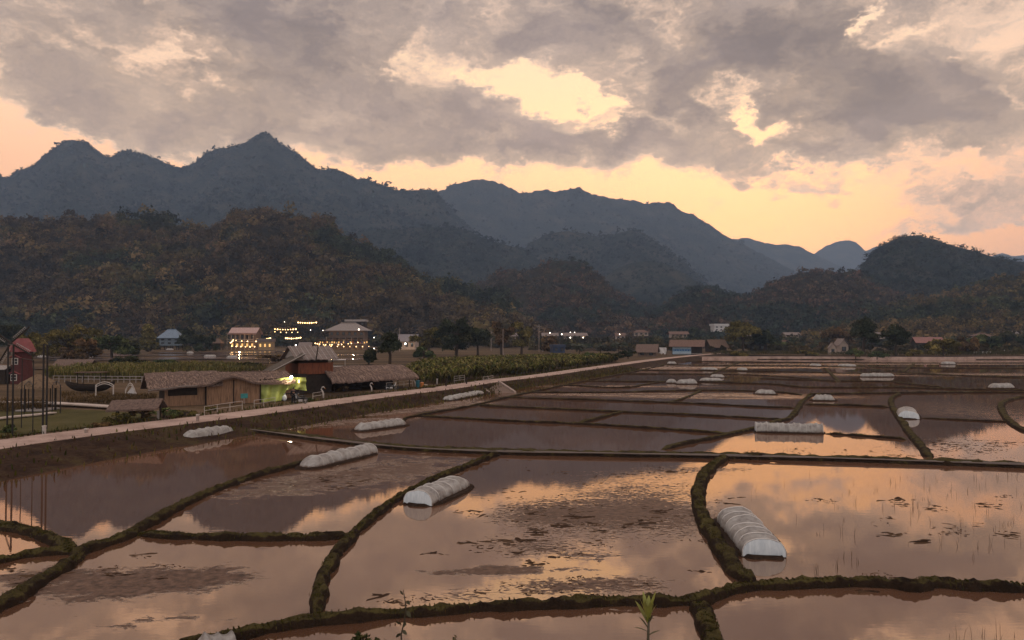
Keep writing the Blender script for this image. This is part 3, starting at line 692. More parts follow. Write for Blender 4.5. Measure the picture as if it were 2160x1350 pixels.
# ---------------------------------------------------------------- plastic seedling tunnels
GT = 'white plastic seedling tunnels in the paddies'
def tunnel(pa, pb, w, h, nh, label, ends='rr', det=True, z=0.0, sag=.06, bed=True, film=None):
    a, b = G(*pa, z), G(*pb, z); d = b-a; L = d.length; rz = math.atan2(d.y, d.x); mid = (a+b)/2
    t = thing('seedling_tunnel', mid, rz, label, 'seedling tunnel', GT)
    nu = max(10, (nh-1)*(8 if det else 5)); nv = 18 if det else 10; sd = random.uniform(0, 99)
    hh = [random.uniform(.9, 1.06) for _ in range(nh)]
    def hz(u):
        k = u*(nh-1); i = min(int(k), nh-2); f = k-i
        return (hh[i]*(1-f)+hh[i+1]*f)*(1-sag*math.sin(math.pi*f)**.8)
    def taper(u):
        x = u*L; v = 1.
        if ends[0] == 'r': v = min(v, math.sin(min(1, (x+.02)/.75)*math.pi/2)**.75)
        if ends[1] == 'r': v = min(v, math.sin(min(1, (L-x+.02)/.75)*math.pi/2)**.75)
        return v
    def f(u, v):
        q = math.pi*v; k = hz(u)*taper(u); wr = .07*(fbm([u*L*2.2+sd], [v*7], 3, 8)[0]-.5)*math.sin(q)*2
        ww = w/2*(taper(u)**.45)*(1+.02*math.sin(u*L*7))
        return (-L/2+u*L, -ww*math.copysign(abs(math.cos(q))**.85, math.cos(q)), .03+h*k*math.sin(q)**.72+wr)
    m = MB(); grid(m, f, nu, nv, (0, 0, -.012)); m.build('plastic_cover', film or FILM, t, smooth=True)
    if bed:
        mb = MB(); n = 34; V = [(0, 0, .10)]; 
        for i in range(n):
            q = 2*math.pi*i/n; e = 1+.10*vnoise(np.array([i*1.7+sd]), np.array([2.]), 2)[0]
            sx = math.copysign(abs(math.cos(q))**.5, math.cos(q))*(L/2+.22)*e; sy = math.copysign(abs(math.sin(q))**.6, math.sin(q))*(w/2+.30)*e
            V += [(sx*.93, sy*.92, .085+.05*random.random()), (sx, sy, -.06)]
        F = []
        for i in range(n):
            j = (i+1) % n; F += [(0, 1+2*i, 1+2*j), (1+2*i, 2+2*i, 2+2*j, 1+2*j)]
        mb.add(V, F).build('seed_bed', STRAWM, t)
    if det:
        for i in range(nh):
            u = i/(nh-1)
            if (i == 0 and ends[0] == 'r') or (i == nh-1 and ends[1] == 'r'): continue
            pts = []
            for k in range(13):
                p = f(u, k/12); pts.append((p[0], p[1]*1.004, p[2]+.008))
            MB().tube(pts, .018, 5).build('hoop', HOOPM, t, smooth=True)
        for e, u in ((0, 0), (1, 1)):
            if ends[e] == 'f':
                P = [f(u, k/14) for k in range(15)]; mm = MB(); sx = -1 if u == 0 else 1
                V = [(p[0]+sx*.012, p[1]*.985, p[2]*.98) for p in P]+[(P[0][0]+sx*.05, 0, .26)]
                mm.add(V, [(k, k+1, 15) for k in range(14)]+[(14, 0, 15)]).build('end_panel', FILME, t, smooth=True)
    return t
TN = [
 ((1612,1176),(1545,1098),1.55,.70,8,'nearest big white tunnel beside the thick curved grassy dyke, bluish end facing the viewer','fr',True),
 ((881,1066),(972,1024),1.5,.66,7,'grey white tunnel astride the long dyke in the middle of the near paddies','fr',True),
 ((642,989),(778,956),1.4,.64,8,'tall ribbed white tunnel at the far end of the long left dyke','rf',True),
 ((752,910),(852,896),1.3,.62,9,'ribbed white tunnel with its mirror image just beyond the irrigation pipe','rr',True),
 ((386,933),(490,915),1.2,.80,7,'wavy topped white tunnel at the foot of the road bank on the left','rr',True),
 ((941,846),(1014,831),1.4,.55,8,'patched white tunnel with dark holes beside the concrete ramp','rr',True),
 ((1594,911),(1734,914),1.0,.78,13,'long striped tunnel lying straight across the brightest orange water','ff',True),
 ((1917,884),(1911,874),1.8,.84,4,'short round domed tunnel behind the curving dyke on the right','fr',True),
 ((1714,845),(1760,845),1.3,.72,6,'bumpy white tunnel reflected at the rounded head of a dyke, right of centre','rr',True),
 ((1592,831),(1637,832),1.4,.62,4,'low tapering tunnel left of the bumpy one, on a straight dyke','rr',False),
 ((1405,808),(1428,808),1.5,.70,3,'small left half of the broken pair of tunnels in the middle paddies','rr',False),
 ((1427,810),(1471,810),1.5,.82,4,'smooth long right half of the broken pair of tunnels in the middle paddies','rr',False),
 ((1475,804),(1524,804),1.5,.60,4,'lower of two overlapping tunnels just right of the broken pair','rr',False),
 ((1498,796),(1528,797),1.5,.66,3,'upper of two overlapping tunnels just right of the broken pair','rr',False),
 ((1814,795),(1886,795),1.3,.75,6,'long straight flat topped tunnel mirrored in dark water far right','rr',False),
 ((2086,819),(2138,819),1.5,.80,5,'white tunnel with pointed ends close to the right edge of the view','rr',False),
 ((1985,769),(2015,769),1.8,.90,3,'small arched tunnel below the red roofed shelter','rr',False),
 ((1767,773),(1807,774),1.8,.72,3,'low arched tunnel in front of the twin huts','rr',False),
 ((1710,772),(1730,773),1.8,.70,2,'small slumped tunnel left of the low arched one before the twin huts','rr',False),
 ((1478,780),(1514,781),1.8,.62,3,'far tunnel below the blue and white stall','rr',False),
 ((1407,768),(1427,768),1.8,.70,2,'far small tunnel closest to the road where it turns','rr',False),
 ((1558,781),(1573,782),1.8,.72,2,'tiny isolated peaked tunnel in the far paddies under the round tree','rr',False),
]
for a in TN: tunnel(a[0], a[1], a[2], a[3], a[4], a[5], a[6], a[7])
tunnel((372,1418),(492,1392),1.2,.74,5,'stiff white tunnel at the very bottom edge of the view, left','rf',False, sag=.14, film=FILM)
for (x0, x1, y, lab) in [(478,501,755,'tiny white tunnel in the far left fields before the lit restaurant'),(430,456,753,'longer low white tunnel in the far left fields left of the bare tree'),(350,366,739,'speck of a white tunnel under the blue roofed house'),(394,408,746,'speck of a white tunnel below the open pavilion'),(182,196,754,'small white tunnel behind the long low thatched roof'),(80,96,754,'small white tunnel just right of the windmill cap'),(2052,2092,746,'long far tunnel beyond the concrete path on the right'),(2104,2122,741,'tall round far tunnel beyond the concrete path at the right'),(1856,1871,731,'far white tunnel between the two dark trees on the right'),(1330,1350,727,'far pale tunnel beyond the palms'),(1640,1668,727,'far pale tunnel left of the twin huts'),(1672,1706,733,'longer far pale tunnel left of the twin huts')]:
    tunnel((x0, y), (x1, y), 2.0, min(.9, max(.5, 5*G(x0, y, ZL).y/FPX)), 3, lab, 'rr', False, z=ZL)
# ---------------------------------------------------------------- irrigation pipe on the cross dyke
pp = smooth_path([G(px, py, .24)+Vector((0, .05, 0)) for px, py in ((492,902),(600,915.5),(700,928),(850,943.5),(1050,952),(1300,957),(1500,960),(1800,968),(2000,974),(2160,980),(2500,993))], .8)
tp = thing('irrigation_pipe', pp[0], 0, 'twin pale irrigation pipes laid along the straight dyke across the whole view', 'pipe')
PIPEM = plain('pale_pipe', (.11,.082,.07), .45, .2, 1.5, .4)
for off in (0, .21):
    MB().tube([p-pp[0]+Vector((0, off, .02*math.sin(i*.4+off*9)+.01*nz1())) for i, p in enumerate(pp)], .045, 6).build('pipe_run', PIPEM, tp, smooth=True)
# ---------------------------------------------------------------- the road side: railings, posts, ramp, bins
def railing(P, h, label, rails=(1., .55), mat=None, r=.026, group='pale railings along the road'):
    mat = mat or WHITEP; pts = [G(x, y, ZL) for x, y in P]; o = pts[0]; t = thing('railing', o, 0, label, 'railing', group)
    for p in pts: MB().bar(p-o-Vector((0, 0, .1)), p-o+Vector((0, 0, h)), r, 6).build('post', mat, t)
    for q in rails: MB().tube([p-o+Vector((0, -.02, h*q-.03+.02*nz1())) for p in pts], r*.85, 6).build('rail', mat, t)
    return t
railing([(431,877),(458,872),(485,868),(511,864)], .85, 'pale bamboo railing before the tall boarded end of the long hut')
railing([(536,860),(556,857.5),(580,853)], .75, 'low pale railing in front of the green tarpaulin')
railing([(660,844),(682,840)], .8, 'short pale railing beside the swan neck ornament')
railing([(815,822),(833,820),(852,817.5),(870,815)], .9, 'pale railing in front of the open thatched shelter')
railing([(958,808),(970,806.5),(980,805)], 1.05, 'white slatted barrier alone on the road verge by the banana plot', (1., .7, .35))
railing([(1019,808),(1030,806.5),(1040,804)], .95, 'white slatted barrier at the head of the concrete ramp', (1., .6))
def marker(px, py, hpx, label, z=ZL, mat=None, top=True):
    p = G(px, py, z); h = hpx*mpp(p); r = .09
    t = thing('marker_post', p, random.uniform(-.2, .2), label, 'post', 'short posts along the road')
    MB().box((0, 0, h/2-.05), (r*2, r*2, h+.1)).build('shaft', mat or CONC, t)
    if top: MB().box((0, 0, h+.04), (r*2.4, r*2.4, .08)).build('cap', WHITEP, t)
marker(417, 893, 17, 'stubby grey marker post on the paddy side of the road, left of the pipe end')
marker(182, 918, 12, 'tilted grey marker post on the paddy edge of the road nearest the left edge')
marker(334, 885, 16, 'white topped marker post on the far verge, left of the long hut', mat=WHITEP)
marker(93, 918, 18, 'pale marker post beneath the black pole frames', mat=WHITEP)
marker(941, 817, 18, 'dark thin marker post on the paddy edge left of the white barrier', mat=DARKW, top=False)
marker(984, 812, 16, 'dark thin marker post on the paddy edge right of the white barrier', mat=DARKW, top=False)
marker(922, 812, 12, 'squat grey marker post on the verge right of the bins', mat=GREYP)
marker(248, 888, 30, 'tall dark wooden post carrying the small thatched gate roof', mat=DARKW, top=False)
marker(1218, 777, 10, 'small dark post on the paddy edge where the road narrows', mat=DARKW, top=False)
def swan(px, py, hpx, label):
    p = G(px, py, ZL); h = hpx*mpp(p); t = thing('swan_ornament', p, 0, label, 'ornament', 'white swan neck ornaments')
    MB().tube([(0, 0, -.1), (0, 0, h*.35), (-.08*h, 0, h*.6), (-.2*h, 0, h*.78), (-.12*h, 0, h*.95), (.02*h, 0, h), (.12*h, 0, h*.88)], [h*.10, h*.09, h*.075, h*.065, h*.06, h*.06, h*.035], 7).build('neck', WHITEP, t, smooth=True)
    MB().tube([(.10*h, 0, h*.9), (.22*h, 0, h*.80)], [h*.03, h*.012], 5).build('beak', plain('orange_paint', (.5,.2,.05)), t)
swan(682, 839, 23, 'white swan neck ornament beside the short railing right of the motorbike')
swan(784, 826, 18, 'white rounded ornament before the left end of the thatched shelter')
swan(876, 815, 17, 'white ornament next to the blue bin')
def ramp():
    a, b = G(1027, 806, ZR), G(1060, 829, .02); b = Vector((b.x, b.y, .0)); d = b-a; sd_ = Vector((d.y, -d.x, 0)).normalized()
    t = thing('concrete_ramp', a, 0, 'brown concrete ramp with two pale kerbs running down from road to paddy', 'ramp')
    w = 1.7; m = MB(); m.sheet(sd_*-w, sd_*w, d+sd_*w, d-sd_*w, .3); m.build('slab', plain('ramp_concrete', (.13,.085,.065), .9), t)
    for s in (-1, 1):
        q = sd_*s*(w+.14); m = MB(); up = Vector((0, 0, .22)); e = sd_*.14
        m.add([q-e-up, q+e-up, q+e+up, q-e+up, q+d-e-up, q+d+e-up, q+d+e+up, q+d-e+up], [(0,1,2,3),(7,6,5,4),(0,4,5,1),(1,5,6,2),(2,6,7,3),(3,7,4,0)]); m.build('kerb', CONC, t)
ramp()
def bin_(px, py, hpx, wpx, mat, label):
    p = G(px, py, ZL); k = mpp(p); h, w = hpx*k, wpx*k; t = thing('waste_bin', p, 0, label, 'bin', 'bins by the road')
    MB().tube([(0, 0, 0), (0, 0, h*.86)], [w*.40, w*.5], 10).build('body', mat, t, smooth=False)
    MB().tube([(0, 0, h*.865), (0, 0, h*.92), (0, 0, h)], [w*.56, w*.56, w*.30], 10).build('lid', mat, t)
bin_(881, 817, 15, 9, plain('teal_plastic', (.02,.10,.13), .5), 'teal plastic barrel at the right end of the shelter railing')
bin_(890, 816.5, 10, 8, plain('orange_plastic', (.5,.17,.04), .5), 'orange tub beside the teal barrel')
bin_(898, 816, 5, 9, plain('cream_plastic', (.45,.35,.26), .5), 'low cream tub right of the orange tub')
# ---------------------------------------------------------------- long thatched hut with boarded walls
def sub(o, p): return Vector(p)-o
def long_hut():
    A, B = G(347, 858, ZL), G(547, 848.5, ZL); u = (B-A).normalized(); L = (B-A).length; v = Vector((-u.y, u.x, 0)); rz = math.atan2(u.y, u.x)
    t = thing('thatched_hut', A, rz, 'long low hut of brown bamboo boards under a ragged thatched roof beside the road', 'hut')
    Lw = L*.66; wh = 2.15
    m = MB(); n = 26                                         # left wall: boards, with a dark opening left free
    x0, x1, z0, z1 = .35, 3.05, 1.05, 1.95
    for i in range(n):
        xa = Lw*.62*i/n; xb = Lw*.62*(i+1)/n-.012; q = .015*nz1(); xm = (xa+xb)/2
        if x0 < xm < x1:
            m.box((xm, q, z0/2), (xb-xa, .05, z0)); m.box((xm, q, (z1+wh)/2), (xb-xa, .05, wh-z1))
        else: m.box((xm, q, wh/2), (xb-xa, .05, wh))
    m.build('side_wall', BAMBOO, t)
    MB().box(((x0+x1)/2, .55, (z0+z1)/2), (x1-x0+.4, .05, 1.2)).build('opening_shade', DARKW, t)  # dark board stands in for the shade inside the opening
    x2 = Lw*.62+.05; m = MB(); n = 11
    for i in range(n):
        w = (L-x2)/n; top = 2.25+.55*math.exp(-(((i+.5)/n-.45)/.36)**2)
        m.box((x2+w*(i+.5), -.28+.02*nz1(), top/2), (w-.02, .05, top))
    m.build('end_wall', BAMBOO, t)
    for x in (x2, x2+(L-x2)*.5, L): MB().bar((x, -.36, 0), (x, -.36, 2.5), .06).build('post', DARKW, t)
    MB().box((L/2, 2.4, 1.0), (L-.2, 4.3, 2.0)).build('inner_wall', DARKW, t)
    def roof1(a, b):
        x = -1.6+a*(Lw+.9); r = .16*(fbm([x*1.6], [b*4], 3, 2)[0]-.5)
        return (x, -.75+b*3.3, 2.0+1.35*b**.9+r+.10*a-.25*(1-a)**3*(1-b))
    def roof2(a, b):
        x = x2-.9+a*(L-x2+4.6); q = (x-(x2+(L-x2)*.45))/1.7
        e = 2.05+.85*math.exp(-q*q); rg = 3.22-.10*max(0, a-.6); r = .2*(fbm([x*1.9], [b*5], 3, 4)[0]-.5)
        return (x, -1.0+.5*max(0, a-.45)+b*3.4, e+(rg-e)*b**.85+r)
    def back(a, b):
        x = -1.6+a*(L+4.6); return (x, 2.4+b*3, 3.25-1.6*b+.1*(fbm([x], [b*3], 2, 4)[0]-.5))
    for nm, f in (('roof', roof1), ('roof', roof2), ('roof', back)):
        m = MB(); grid(m, f, 46, 10, (0, 0, -.16)); o = m.build(nm, THATCH, t)
        straw = MB()
        for _ in range(260):
            a, b = random.random(), random.random()**1.6*.9; p = Vector(f(a, b)); q = Vector(f(min(1, a+.01*nz1()), max(0, b-.12)))
            straw.tube([p+Vector((0, 0, .03)), q+Vector((.15*nz1(), -.12, .05+.05*random.random()))], [.055, .015], 3)
        tag(straw.build('loose_straw', STRAWL, o), kind='stuff')
    MB().tube([roof1(i/10, 0.0) for i in range(9)], .04, 5).build('eave_pole', GREYP, t)
    return A, u, v, L
HA, HU, HV, HL = long_hut()
def stall():
    base = HA+HU*(HL+.3); rz = math.atan2(HU.y, HU.x)
    t = thing('road_stall', base, rz, 'open stall under the right end of the thatch, lit by a bright white lamp', 'stall')
    for x, y in ((.3, .2), (4.6, .3), (4.6, 3.6), (.3, 3.6)): MB().bar((x, y, -.1), (x, y, 2.6), .06).build('post', DARKW, t)
    MB().box((2.4, 3.8, 1.1), (4.6, .06, 2.3)).build('back_wall', BAMBOO, t)
    MB().box((3.2, 1.2, .7), (2.2, .7, .08)).build('counter', DARKW, t)
    MB().tube([(-.2, 0, 2.42), (4.9, .1, 2.55)], .05, 6).build('front_beam', DARKW, t)
    # lime green tarpaulin
    def tarp(a, b):
        x = -.15+a*4.9; top = 1.95+.62*math.sin(min(1, a*1.7)*math.pi/2)-.3*max(0, a-.75)
        bot = .02 if a < .44 else .02+1.15*min(1, (a-.44)/.09)+.12*math.sin((a-.5)*9)
        sag = .24*math.sin(a*26+b*3)*(.35+.65*b)+.12*math.sin(a*11-b*6+1)*math.sin(b*3.1)+.10*math.sin(b*15+a*7)*max(0, a-.3)
        return (x, -.12+sag-.1*b, top+(bot-top)*b)
    p = HA+HU*(HL+.3)
    tt = bpy.data.objects.new('tarpaulin', None)
    bpy.data.objects.remove(tt)
    m = MB(); grid(m, tarp, 70, 24, (0, .015, 0)); o = m.build('tarpaulin', plain('lime_tarpaulin', (.36,.40,.10), .5, .25, 2, .4), None, smooth=True, loc=base, rz=rz)
    tag(o, 'lime green tarpaulin draped in folds across the front of the stall', 'tarpaulin')
    lp = base+HU*3.0+Vector((0, 0, 2.62))-HV*.42
    l = thing('hanging_lamp', lp, 0, 'bright white bulb hanging at the thatch edge above the tarpaulin', 'lamp')
    MB().ball((0, 0, 0), .15, 10, 8).build('bulb', glow('bright_bulb', (1, .9, .72), 40), l, smooth=True)
    MB().bar((0, 0, .15), (0, 0, .55), .02).build('cord', DARKW, l)
    pl = bpy.data.lights.new('stall_light', 'POINT'); pl.energy = 120; pl.color = (1, .86, .55); pl.shadow_soft_size = .18
    q = bpy.data.objects.new('stall_light', pl); C.objects.link(q); q.parent = l; q.location = (0, -.75, -.25)
    l2 = thing('hanging_lamp', base+HU*3.85+Vector((0, 0, 2.2))-HV*.35, 0, 'dimmer warm lantern right of the bright bulb', 'lamp')
    MB().tube([(0, 0, -.25), (0, 0, .1)], [.11, .09], 8).build('shade', glow('lantern_glow', (1, .75, .35), 3.5), l2)
    MB().bar((0, 0, .1), (0, 0, .4), .015).build('cord', DARKW, l2)
    s = thing('supply_sack', base+HU*2.35-HV*.15+Vector((0, 0, 0)), .3, 'white and blue sack standing under the tarpaulin edge', 'sack')
    MB().ball((0, 0, .35), .26, 9, 8, (1, .8, 1.35)).build('sack_body', plain('sack_cloth', (.55,.58,.62), .8), s, smooth=True)
    MB().tube([(0, 0, .66), (0, 0, .82)], [.07, .14], 7).build('tied_neck', plain('sack_cloth', (.55,.58,.62), .8), s)
    sg = thing('small_sign', HA+HU*(HL*.80)-HV*1.25, rz, 'small teal sign board on the railing before the long hut', 'sign')
    MB().box((0, 0, .85), (.72, .04, .5)).build('board', plain('teal_paint', (.04,.19,.19), .6), sg); MB().bar((0, .04, -.1), (0, .04, .8), .03).build('stake', GREYP, sg)
stall()
# ---------------------------------------------------------------- timber house behind the stall
def gable(t, w, d, z0, zr, ov, mat, along='x', nm='roof', th=.10, tex=None, strips=None):
    """two roof slopes over a w x d plan centred on the local origin"""
    for s in (-1, 1):
        m = MB()
        if along == 'x':
            def f(a, b, s=s): return (-w/2-ov+a*(w+2*ov), s*(d/2+ov)*(1-b), z0-(zr-z0)*ov/(d/2)*(1-b)*0+(zr-z0)*b+(tex(a, b) if tex else 0))
        else:
            def f(a, b, s=s): return (s*(w/2+ov)*(1-b), -d/2-ov+a*(d+2*ov), z0+(zr-z0)*b+(tex(a, b) if tex else 0))
        grid(m, f, 14 if tex else 2, 6 if tex else 1, (0, 0, -th)); r = m.build(nm, mat, t)
        if strips:
            for k in range(strips):
                a = (k+.5)/strips; p, q = Vector(f(a, 0)), Vector(f(a, .98)); MB().bar(p+Vector((0, 0, .03)), q+Vector((0, 0, .03)), .05, 4).build('roof_batten', GREYP, r)
def timber_house():
    p = G(655, 822, ZL); p = AT(652, 800, 94); p.z = ZL
    t = thing('timber_house', p, R(40), 'two storey red timber house with a plank roof behind the stall', 'house')
    w, d = 4.6, 3.9
    MB().box((0, 0, 1.2), (w-.3, d-.3, 2.4)).build('lower_wall', DARKW, t)
    MB().box((0, 0, 3.05), (w, d, 1.3)).build('upper_wall', REDW, t)
    for x in (-w/2+.06, -w/6, w/6, w/2-.06): MB().bar((x, -d/2+.1, 3.6), (x, -d/2+.1, 4.5), .06).build('post', DARKW, t)
    MB().box((0, .4, 4.1), (w-.4, d-1.2, .85)).build('inner_wall', DARKW, t)
    MB().box((0, -d/2-.02, 3.75), (w+.1, .09, .08)).build('window_sill', REDW, t)
    gable(t, w, d, 4.25, 5.85, .55, TIN, 'x', strips=9, tex=lambda a, b: .05*math.sin(a*40))
    MB().poly([(-w/2-.1, -d/2, 4.4), (-w/2-.1, d/2, 4.4), (-w/2-.1, 0, 5.65)], (.06, 0, 0)).build('gable_wall', GREYP, t)
    MB().bar((-.3, -d/2-.6, 4.0), (.1, -d/2-.4, 6.0), .07).build('stove_pipe', DARKW, t)
    p2 = AT(600, 800, 91); p2.z = ZL
    t2 = thing('plank_lean_to', p2, R(28), 'steep brown plank lean-to against the left side of the timber house', 'shed')
    m = MB(); grid(m, lambda a, b: (-3.2+a*4.6, -2.6+.02*nz1(), 2.0+2.9*a-.0*b) if False else (-3.2+a*5.2, -2.2+b*3.6, 2.2+2.7*a+.25*b), 18, 4, (0, 0, -.1)); m.build('roof', plain('mossy_planks', (.075,.058,.045), .9, .4, 3), t2)
    MB().box((-.2, .2, 1.25), (5.2, 3.0, 2.5)).build('wall', DARKW, t2)
    MB().bar((-3.3, -2.3, 2.25), (2.1, -2.3, 5.05), .05).build('barge_pole', GREYP, t2)
    w3 = AT(712, 778, 104); t3 = thing('greenhouse', (w3.x, w3.y, ZL), R(10), 'white plastic greenhouse dome behind the thatched shelter', 'greenhouse')
    m = MB(); grid(m, lambda a, b: (-2.7+a*5.4, -1.6*math.cos(math.pi*b), .2+2.75*math.sin(math.pi*b)**.6*(1-.45*abs(2*a-1)**5)), 20, 14, (0, 0, -.03)); m.build('plastic_cover', FILM, t3, smooth=True)
    for k in range(5):
        x = -2.6+k*1.3; MB().tube([(x, -1.63*math.cos(math.pi*b/10), .2+2.78*math.sin(math.pi*b/10)**.6*(1-.45*abs(2*(x+2.7)/5.4-1)**5)) for b in range(11)], .03, 5).build('hoop', GREYP, t3)
    w4 = AT(705, 760, 112); t4 = thing('tin_awning', (w4.x, w4.y, ZL), R(12), 'pale tin awning on thin poles above the greenhouse dome', 'awning')
    MB().box((0, 0, 3.55), (3.4, 2.2, .08)).build('sheet', plain('pale_tin', (.5,.46,.44), .5), t4)
    for x in (-1.6, 1.6): MB().bar((x, -1, 0), (x, -1, 3.5), .05).build('pole', GREYP, t4)
    w5 = AT(677, 795, 90)
timber_house()
# ---------------------------------------------------------------- open thatched shelter
def shelter():
    A, B = G(705, 829, ZL), G(868, 817, ZL); u = (B-A).normalized(); L = (B-A).length; rz = math.atan2(u.y, u.x)
    t = thing('thatched_shelter', A, rz, 'open sided shelter with a heavy shaggy thatched roof right of the timber house', 'shelter')
    for k in range(7):
        for y in (0.2, 3.6): MB().bar((.2+k*(L-.4)/6, y, -.1), (.2+k*(L-.4)/6, y, 1.9), .06).build('post', DARKW, t)
    MB().box((L/2, 3.9, .95), (L, .08, 1.9)).build('back_wall', DARKW, t)
    def r1(a, b): 
        x = -.9+a*(L+1.6); k = 1-.26*b*0; hip = .9*b; xx = -.9+hip*.4+a*(L+1.6-hip*1.5); return (xx, -.8+b*2.8, 1.45+1.75*b**.75+.28*(fbm([xx*1.7], [b*5], 3, 11)[0]-.5)-.12*(b < .05)*random.random())
    def r2(a, b):
        xx = -.5+a*(L+.2); return (xx, 2.0+b*2.9, 3.2-1.7*b+.2*(fbm([xx*1.7], [b*5], 3, 12)[0]-.5))
    for f in (r1, r2):
        m = MB(); grid(m, f, 60, 12, (0, 0, -.22)); o = m.build('roof', THATCH, t); s = MB()
        for _ in range(260):
            a, b = random.random(), random.random()*.9; p = Vector(f(a, b)); q = Vector(f(min(1, max(0, a+.012*nz1())), max(0, b-.14)))
            s.tube([p+Vector((0, 0, .02)), q+Vector((.1*nz1(), -.14, .06*random.random()-.12*(b < .15)))], [.06, .015], 3)
        tag(s.build('loose_straw', STRAWL, o), kind='stuff')
    MB().add([(L+.55, -.7, 1.5), (L+.55, 4.6, 1.5), (L-.35, 2, 3.15), (L+.45, -.7, 1.4), (L+.45, 4.6, 1.4), (L-.45, 2, 3.05)], [(0,1,2),(5,4,3),(0,3,4,1),(1,4,5,2),(2,5,3,0)]).build('roof', THATCHD, t)
    MB().box((L*.4, 1.6, .42), (2.4, .8, .06)).build('table_top', DARKW, t)
shelter()
# ---------------------------------------------------------------- windmill
def windmill():
    p = AT(46, 770, 112); p.z = ZL; t = thing('windmill', p, R(-4), 'dark red wooden windmill with four sails at the left edge', 'windmill')
    k = 112/FPX; hb = 4.9
    RED = plain('red_boards', (.075,.022,.020), .75, .3, 3, .2, stretch=(1, 1, 4)); REDR = plain('red_roof', (.20,.052,.052), .6, .25, 2, .3)
    m = MB(); V = []; n = 8
    for z, r in ((-.2, 1.65), (hb, 1.2)):
        for i in range(n): q = 2*math.pi*(i+.5)/n; V.append((r*math.cos(q), r*math.sin(q), z))
    m.add(V, [(i, (i+1) % n, n+(i+1) % n, n+i) for i in range(n)]+[tuple(range(n, 2*n))]); m.build('tower', RED, t)
    m = MB(); V = []
    for z, r in ((hb-.15, 1.95), (hb+.25, 1.8), (hb+1.25, 1.35), (hb+1.85, .9)):
        for i in range(n): q = 2*math.pi*(i+.5)/n; V.append((r*math.cos(q), r*math.sin(q)*.9, z))
    m.add(V, [(j*n+i, j*n+(i+1) % n, (j+1)*n+(i+1) % n, (j+1)*n+i) for j in range(3) for i in range(n)]+[tuple(range(3*n, 4*n)), tuple(range(n-1, -1, -1))]); m.build('cap', REDR, t)
    hub = Vector((-.35, -1.85, hb+1.15)); MB().ball(hub, .22, 8, 6).build('hub', DARKW, t)
    for a in (40, 145, 238, 332):
        d = Vector((math.cos(R(a)), 0, math.sin(R(a)))); e = Vector((-d.z, 0, d.x)); m = MB(); m.bar(hub, hub+d*3.7, .12)
        s = m.build('sail_arm', DARKW, t); m = MB()
        for j in range(9): c = hub+d*(.9+j*.28)+e*.22; m.bar(c-e*.22, c+e*.22, .035, 4)
        m.bar(hub+d*.8+e*.44, hub+d*3.25+e*.44, .05, 4); m.build('lattice', GREYP, s)
    for z in (3.35, .95):
        y = -(1.65-.45*(z+.2)/5.1)*.924-.05
        f = MB(); f.box((-.1, y, z), (.95, .10, .98)); w = f.build('window', WHITEP, t)
        for x in (-.31, .11):
            for zz in (-.21, .21): MB().box((x, y-.055, z+zz), (.36, .02, .37)).build('pane', DARKGLASS, w)
        m = MB()
        for s in (-1, 1): m.add([(-.1, y-.12, z+1.0), (-.1+s*.85, y-.12, z+.58), (-.1+s*.85, y-.12, z+.46), (-.1, y-.12, z+.86), (-.1, y+.3, z+1.0), (-.1+s*.85, y+.3, z+.58), (-.1+s*.85, y+.3, z+.46), (-.1, y+.3, z+.86)], [(0,1,2,3),(7,6,5,4),(0,4,5,1),(1,5,6,2),(2,6,7,3)])
        m.build('window_hood', REDR, t)
    q = AT(8, 800, 111); t2 = thing('small_kiosk', (q.x, q.y, ZL), R(-10), 'small pale roofed kiosk at the foot of the windmill', 'kiosk')
    MB().box((0, 0, 1.1), (1.5, 1.2, 2.2)).build('wall', DARKW, t2); gable(t2, 1.5, 1.2, 2.2, 2.75, .3, GREYP)
windmill()
# ---------------------------------------------------------------- thatched gazebo and black pole frames
def gazebo():
    p = G(80, 868, ZL); t = thing('thatched_gazebo', p, 0, 'round thatched gazebo on thin posts behind the black pole frames', 'gazebo')
    n = 14; m = MB(); V = []
    for r, z in ((1.9, 2.3), (1.45, 2.75), (.8, 3.2), (.12, 3.5)):
        for i in range(n): q = 2*math.pi*i/n; rr = r*(1+.06*nz1()); V.append((rr*math.cos(q), rr*math.sin(q), z+.08*nz1()))
    m.add(V, [(j*n+i, j*n+(i+1) % n, (j+1)*n+(i+1) % n, (j+1)*n+i) for j in range(3) for i in range(n)]+[tuple(range(3*n, 4*n)), tuple(range(n-1, -1, -1))]); m.build('roof', plain('straw_thatch', (.17,.115,.075), .95, .5, 5, .1, bs=.9, bd=.1), t)
    for i in range(6): q = 2*math.pi*i/6+.3; MB().bar((1.4*math.cos(q), 1.4*math.sin(q), -.1), (1.4*math.cos(q), 1.4*math.sin(q), 2.5), .05).build('post', DARKW, t)
    for s in range(6):
        q, q2 = 2*math.pi*s/6+.3, 2*math.pi*(s+1)/6+.3
        if s != 4: MB().bar((1.4*math.cos(q), 1.4*math.sin(q), .8), (1.4*math.cos(q2), 1.4*math.sin(q2), .8), .03).build('rail', GREYP, t)
    MB().box((0, 0, .2), (2.6, 2.6, .12)).build('deck', GREYP, t)
gazebo()
def frame_posts(P, tops, label, bars=(), r=.055):
    o = G(*P[0], ZL); t = thing('pole_frame', o, 0, label, 'pole frame', 'black pole frames on the lawn'); T = []
    for (px, py), ty in zip(P, tops):
        b = G(px, py, ZL)-o; z = AT(px, ty, G(px, py, ZL).y).z-ZL; T.append(b+Vector((0, 0, z))); MB().bar(b-Vector((0, 0, .2)), T[-1], r).build('pole', METALBLK, t)
    for i, j in bars: MB().bar(T[i], T[j], r*.7).build('crossbar', METALBLK, t)
frame_posts([(15,905),(26,921)], [726,728], 'pair of tall black poles at the left edge before the windmill', [(0, 1)], .06)
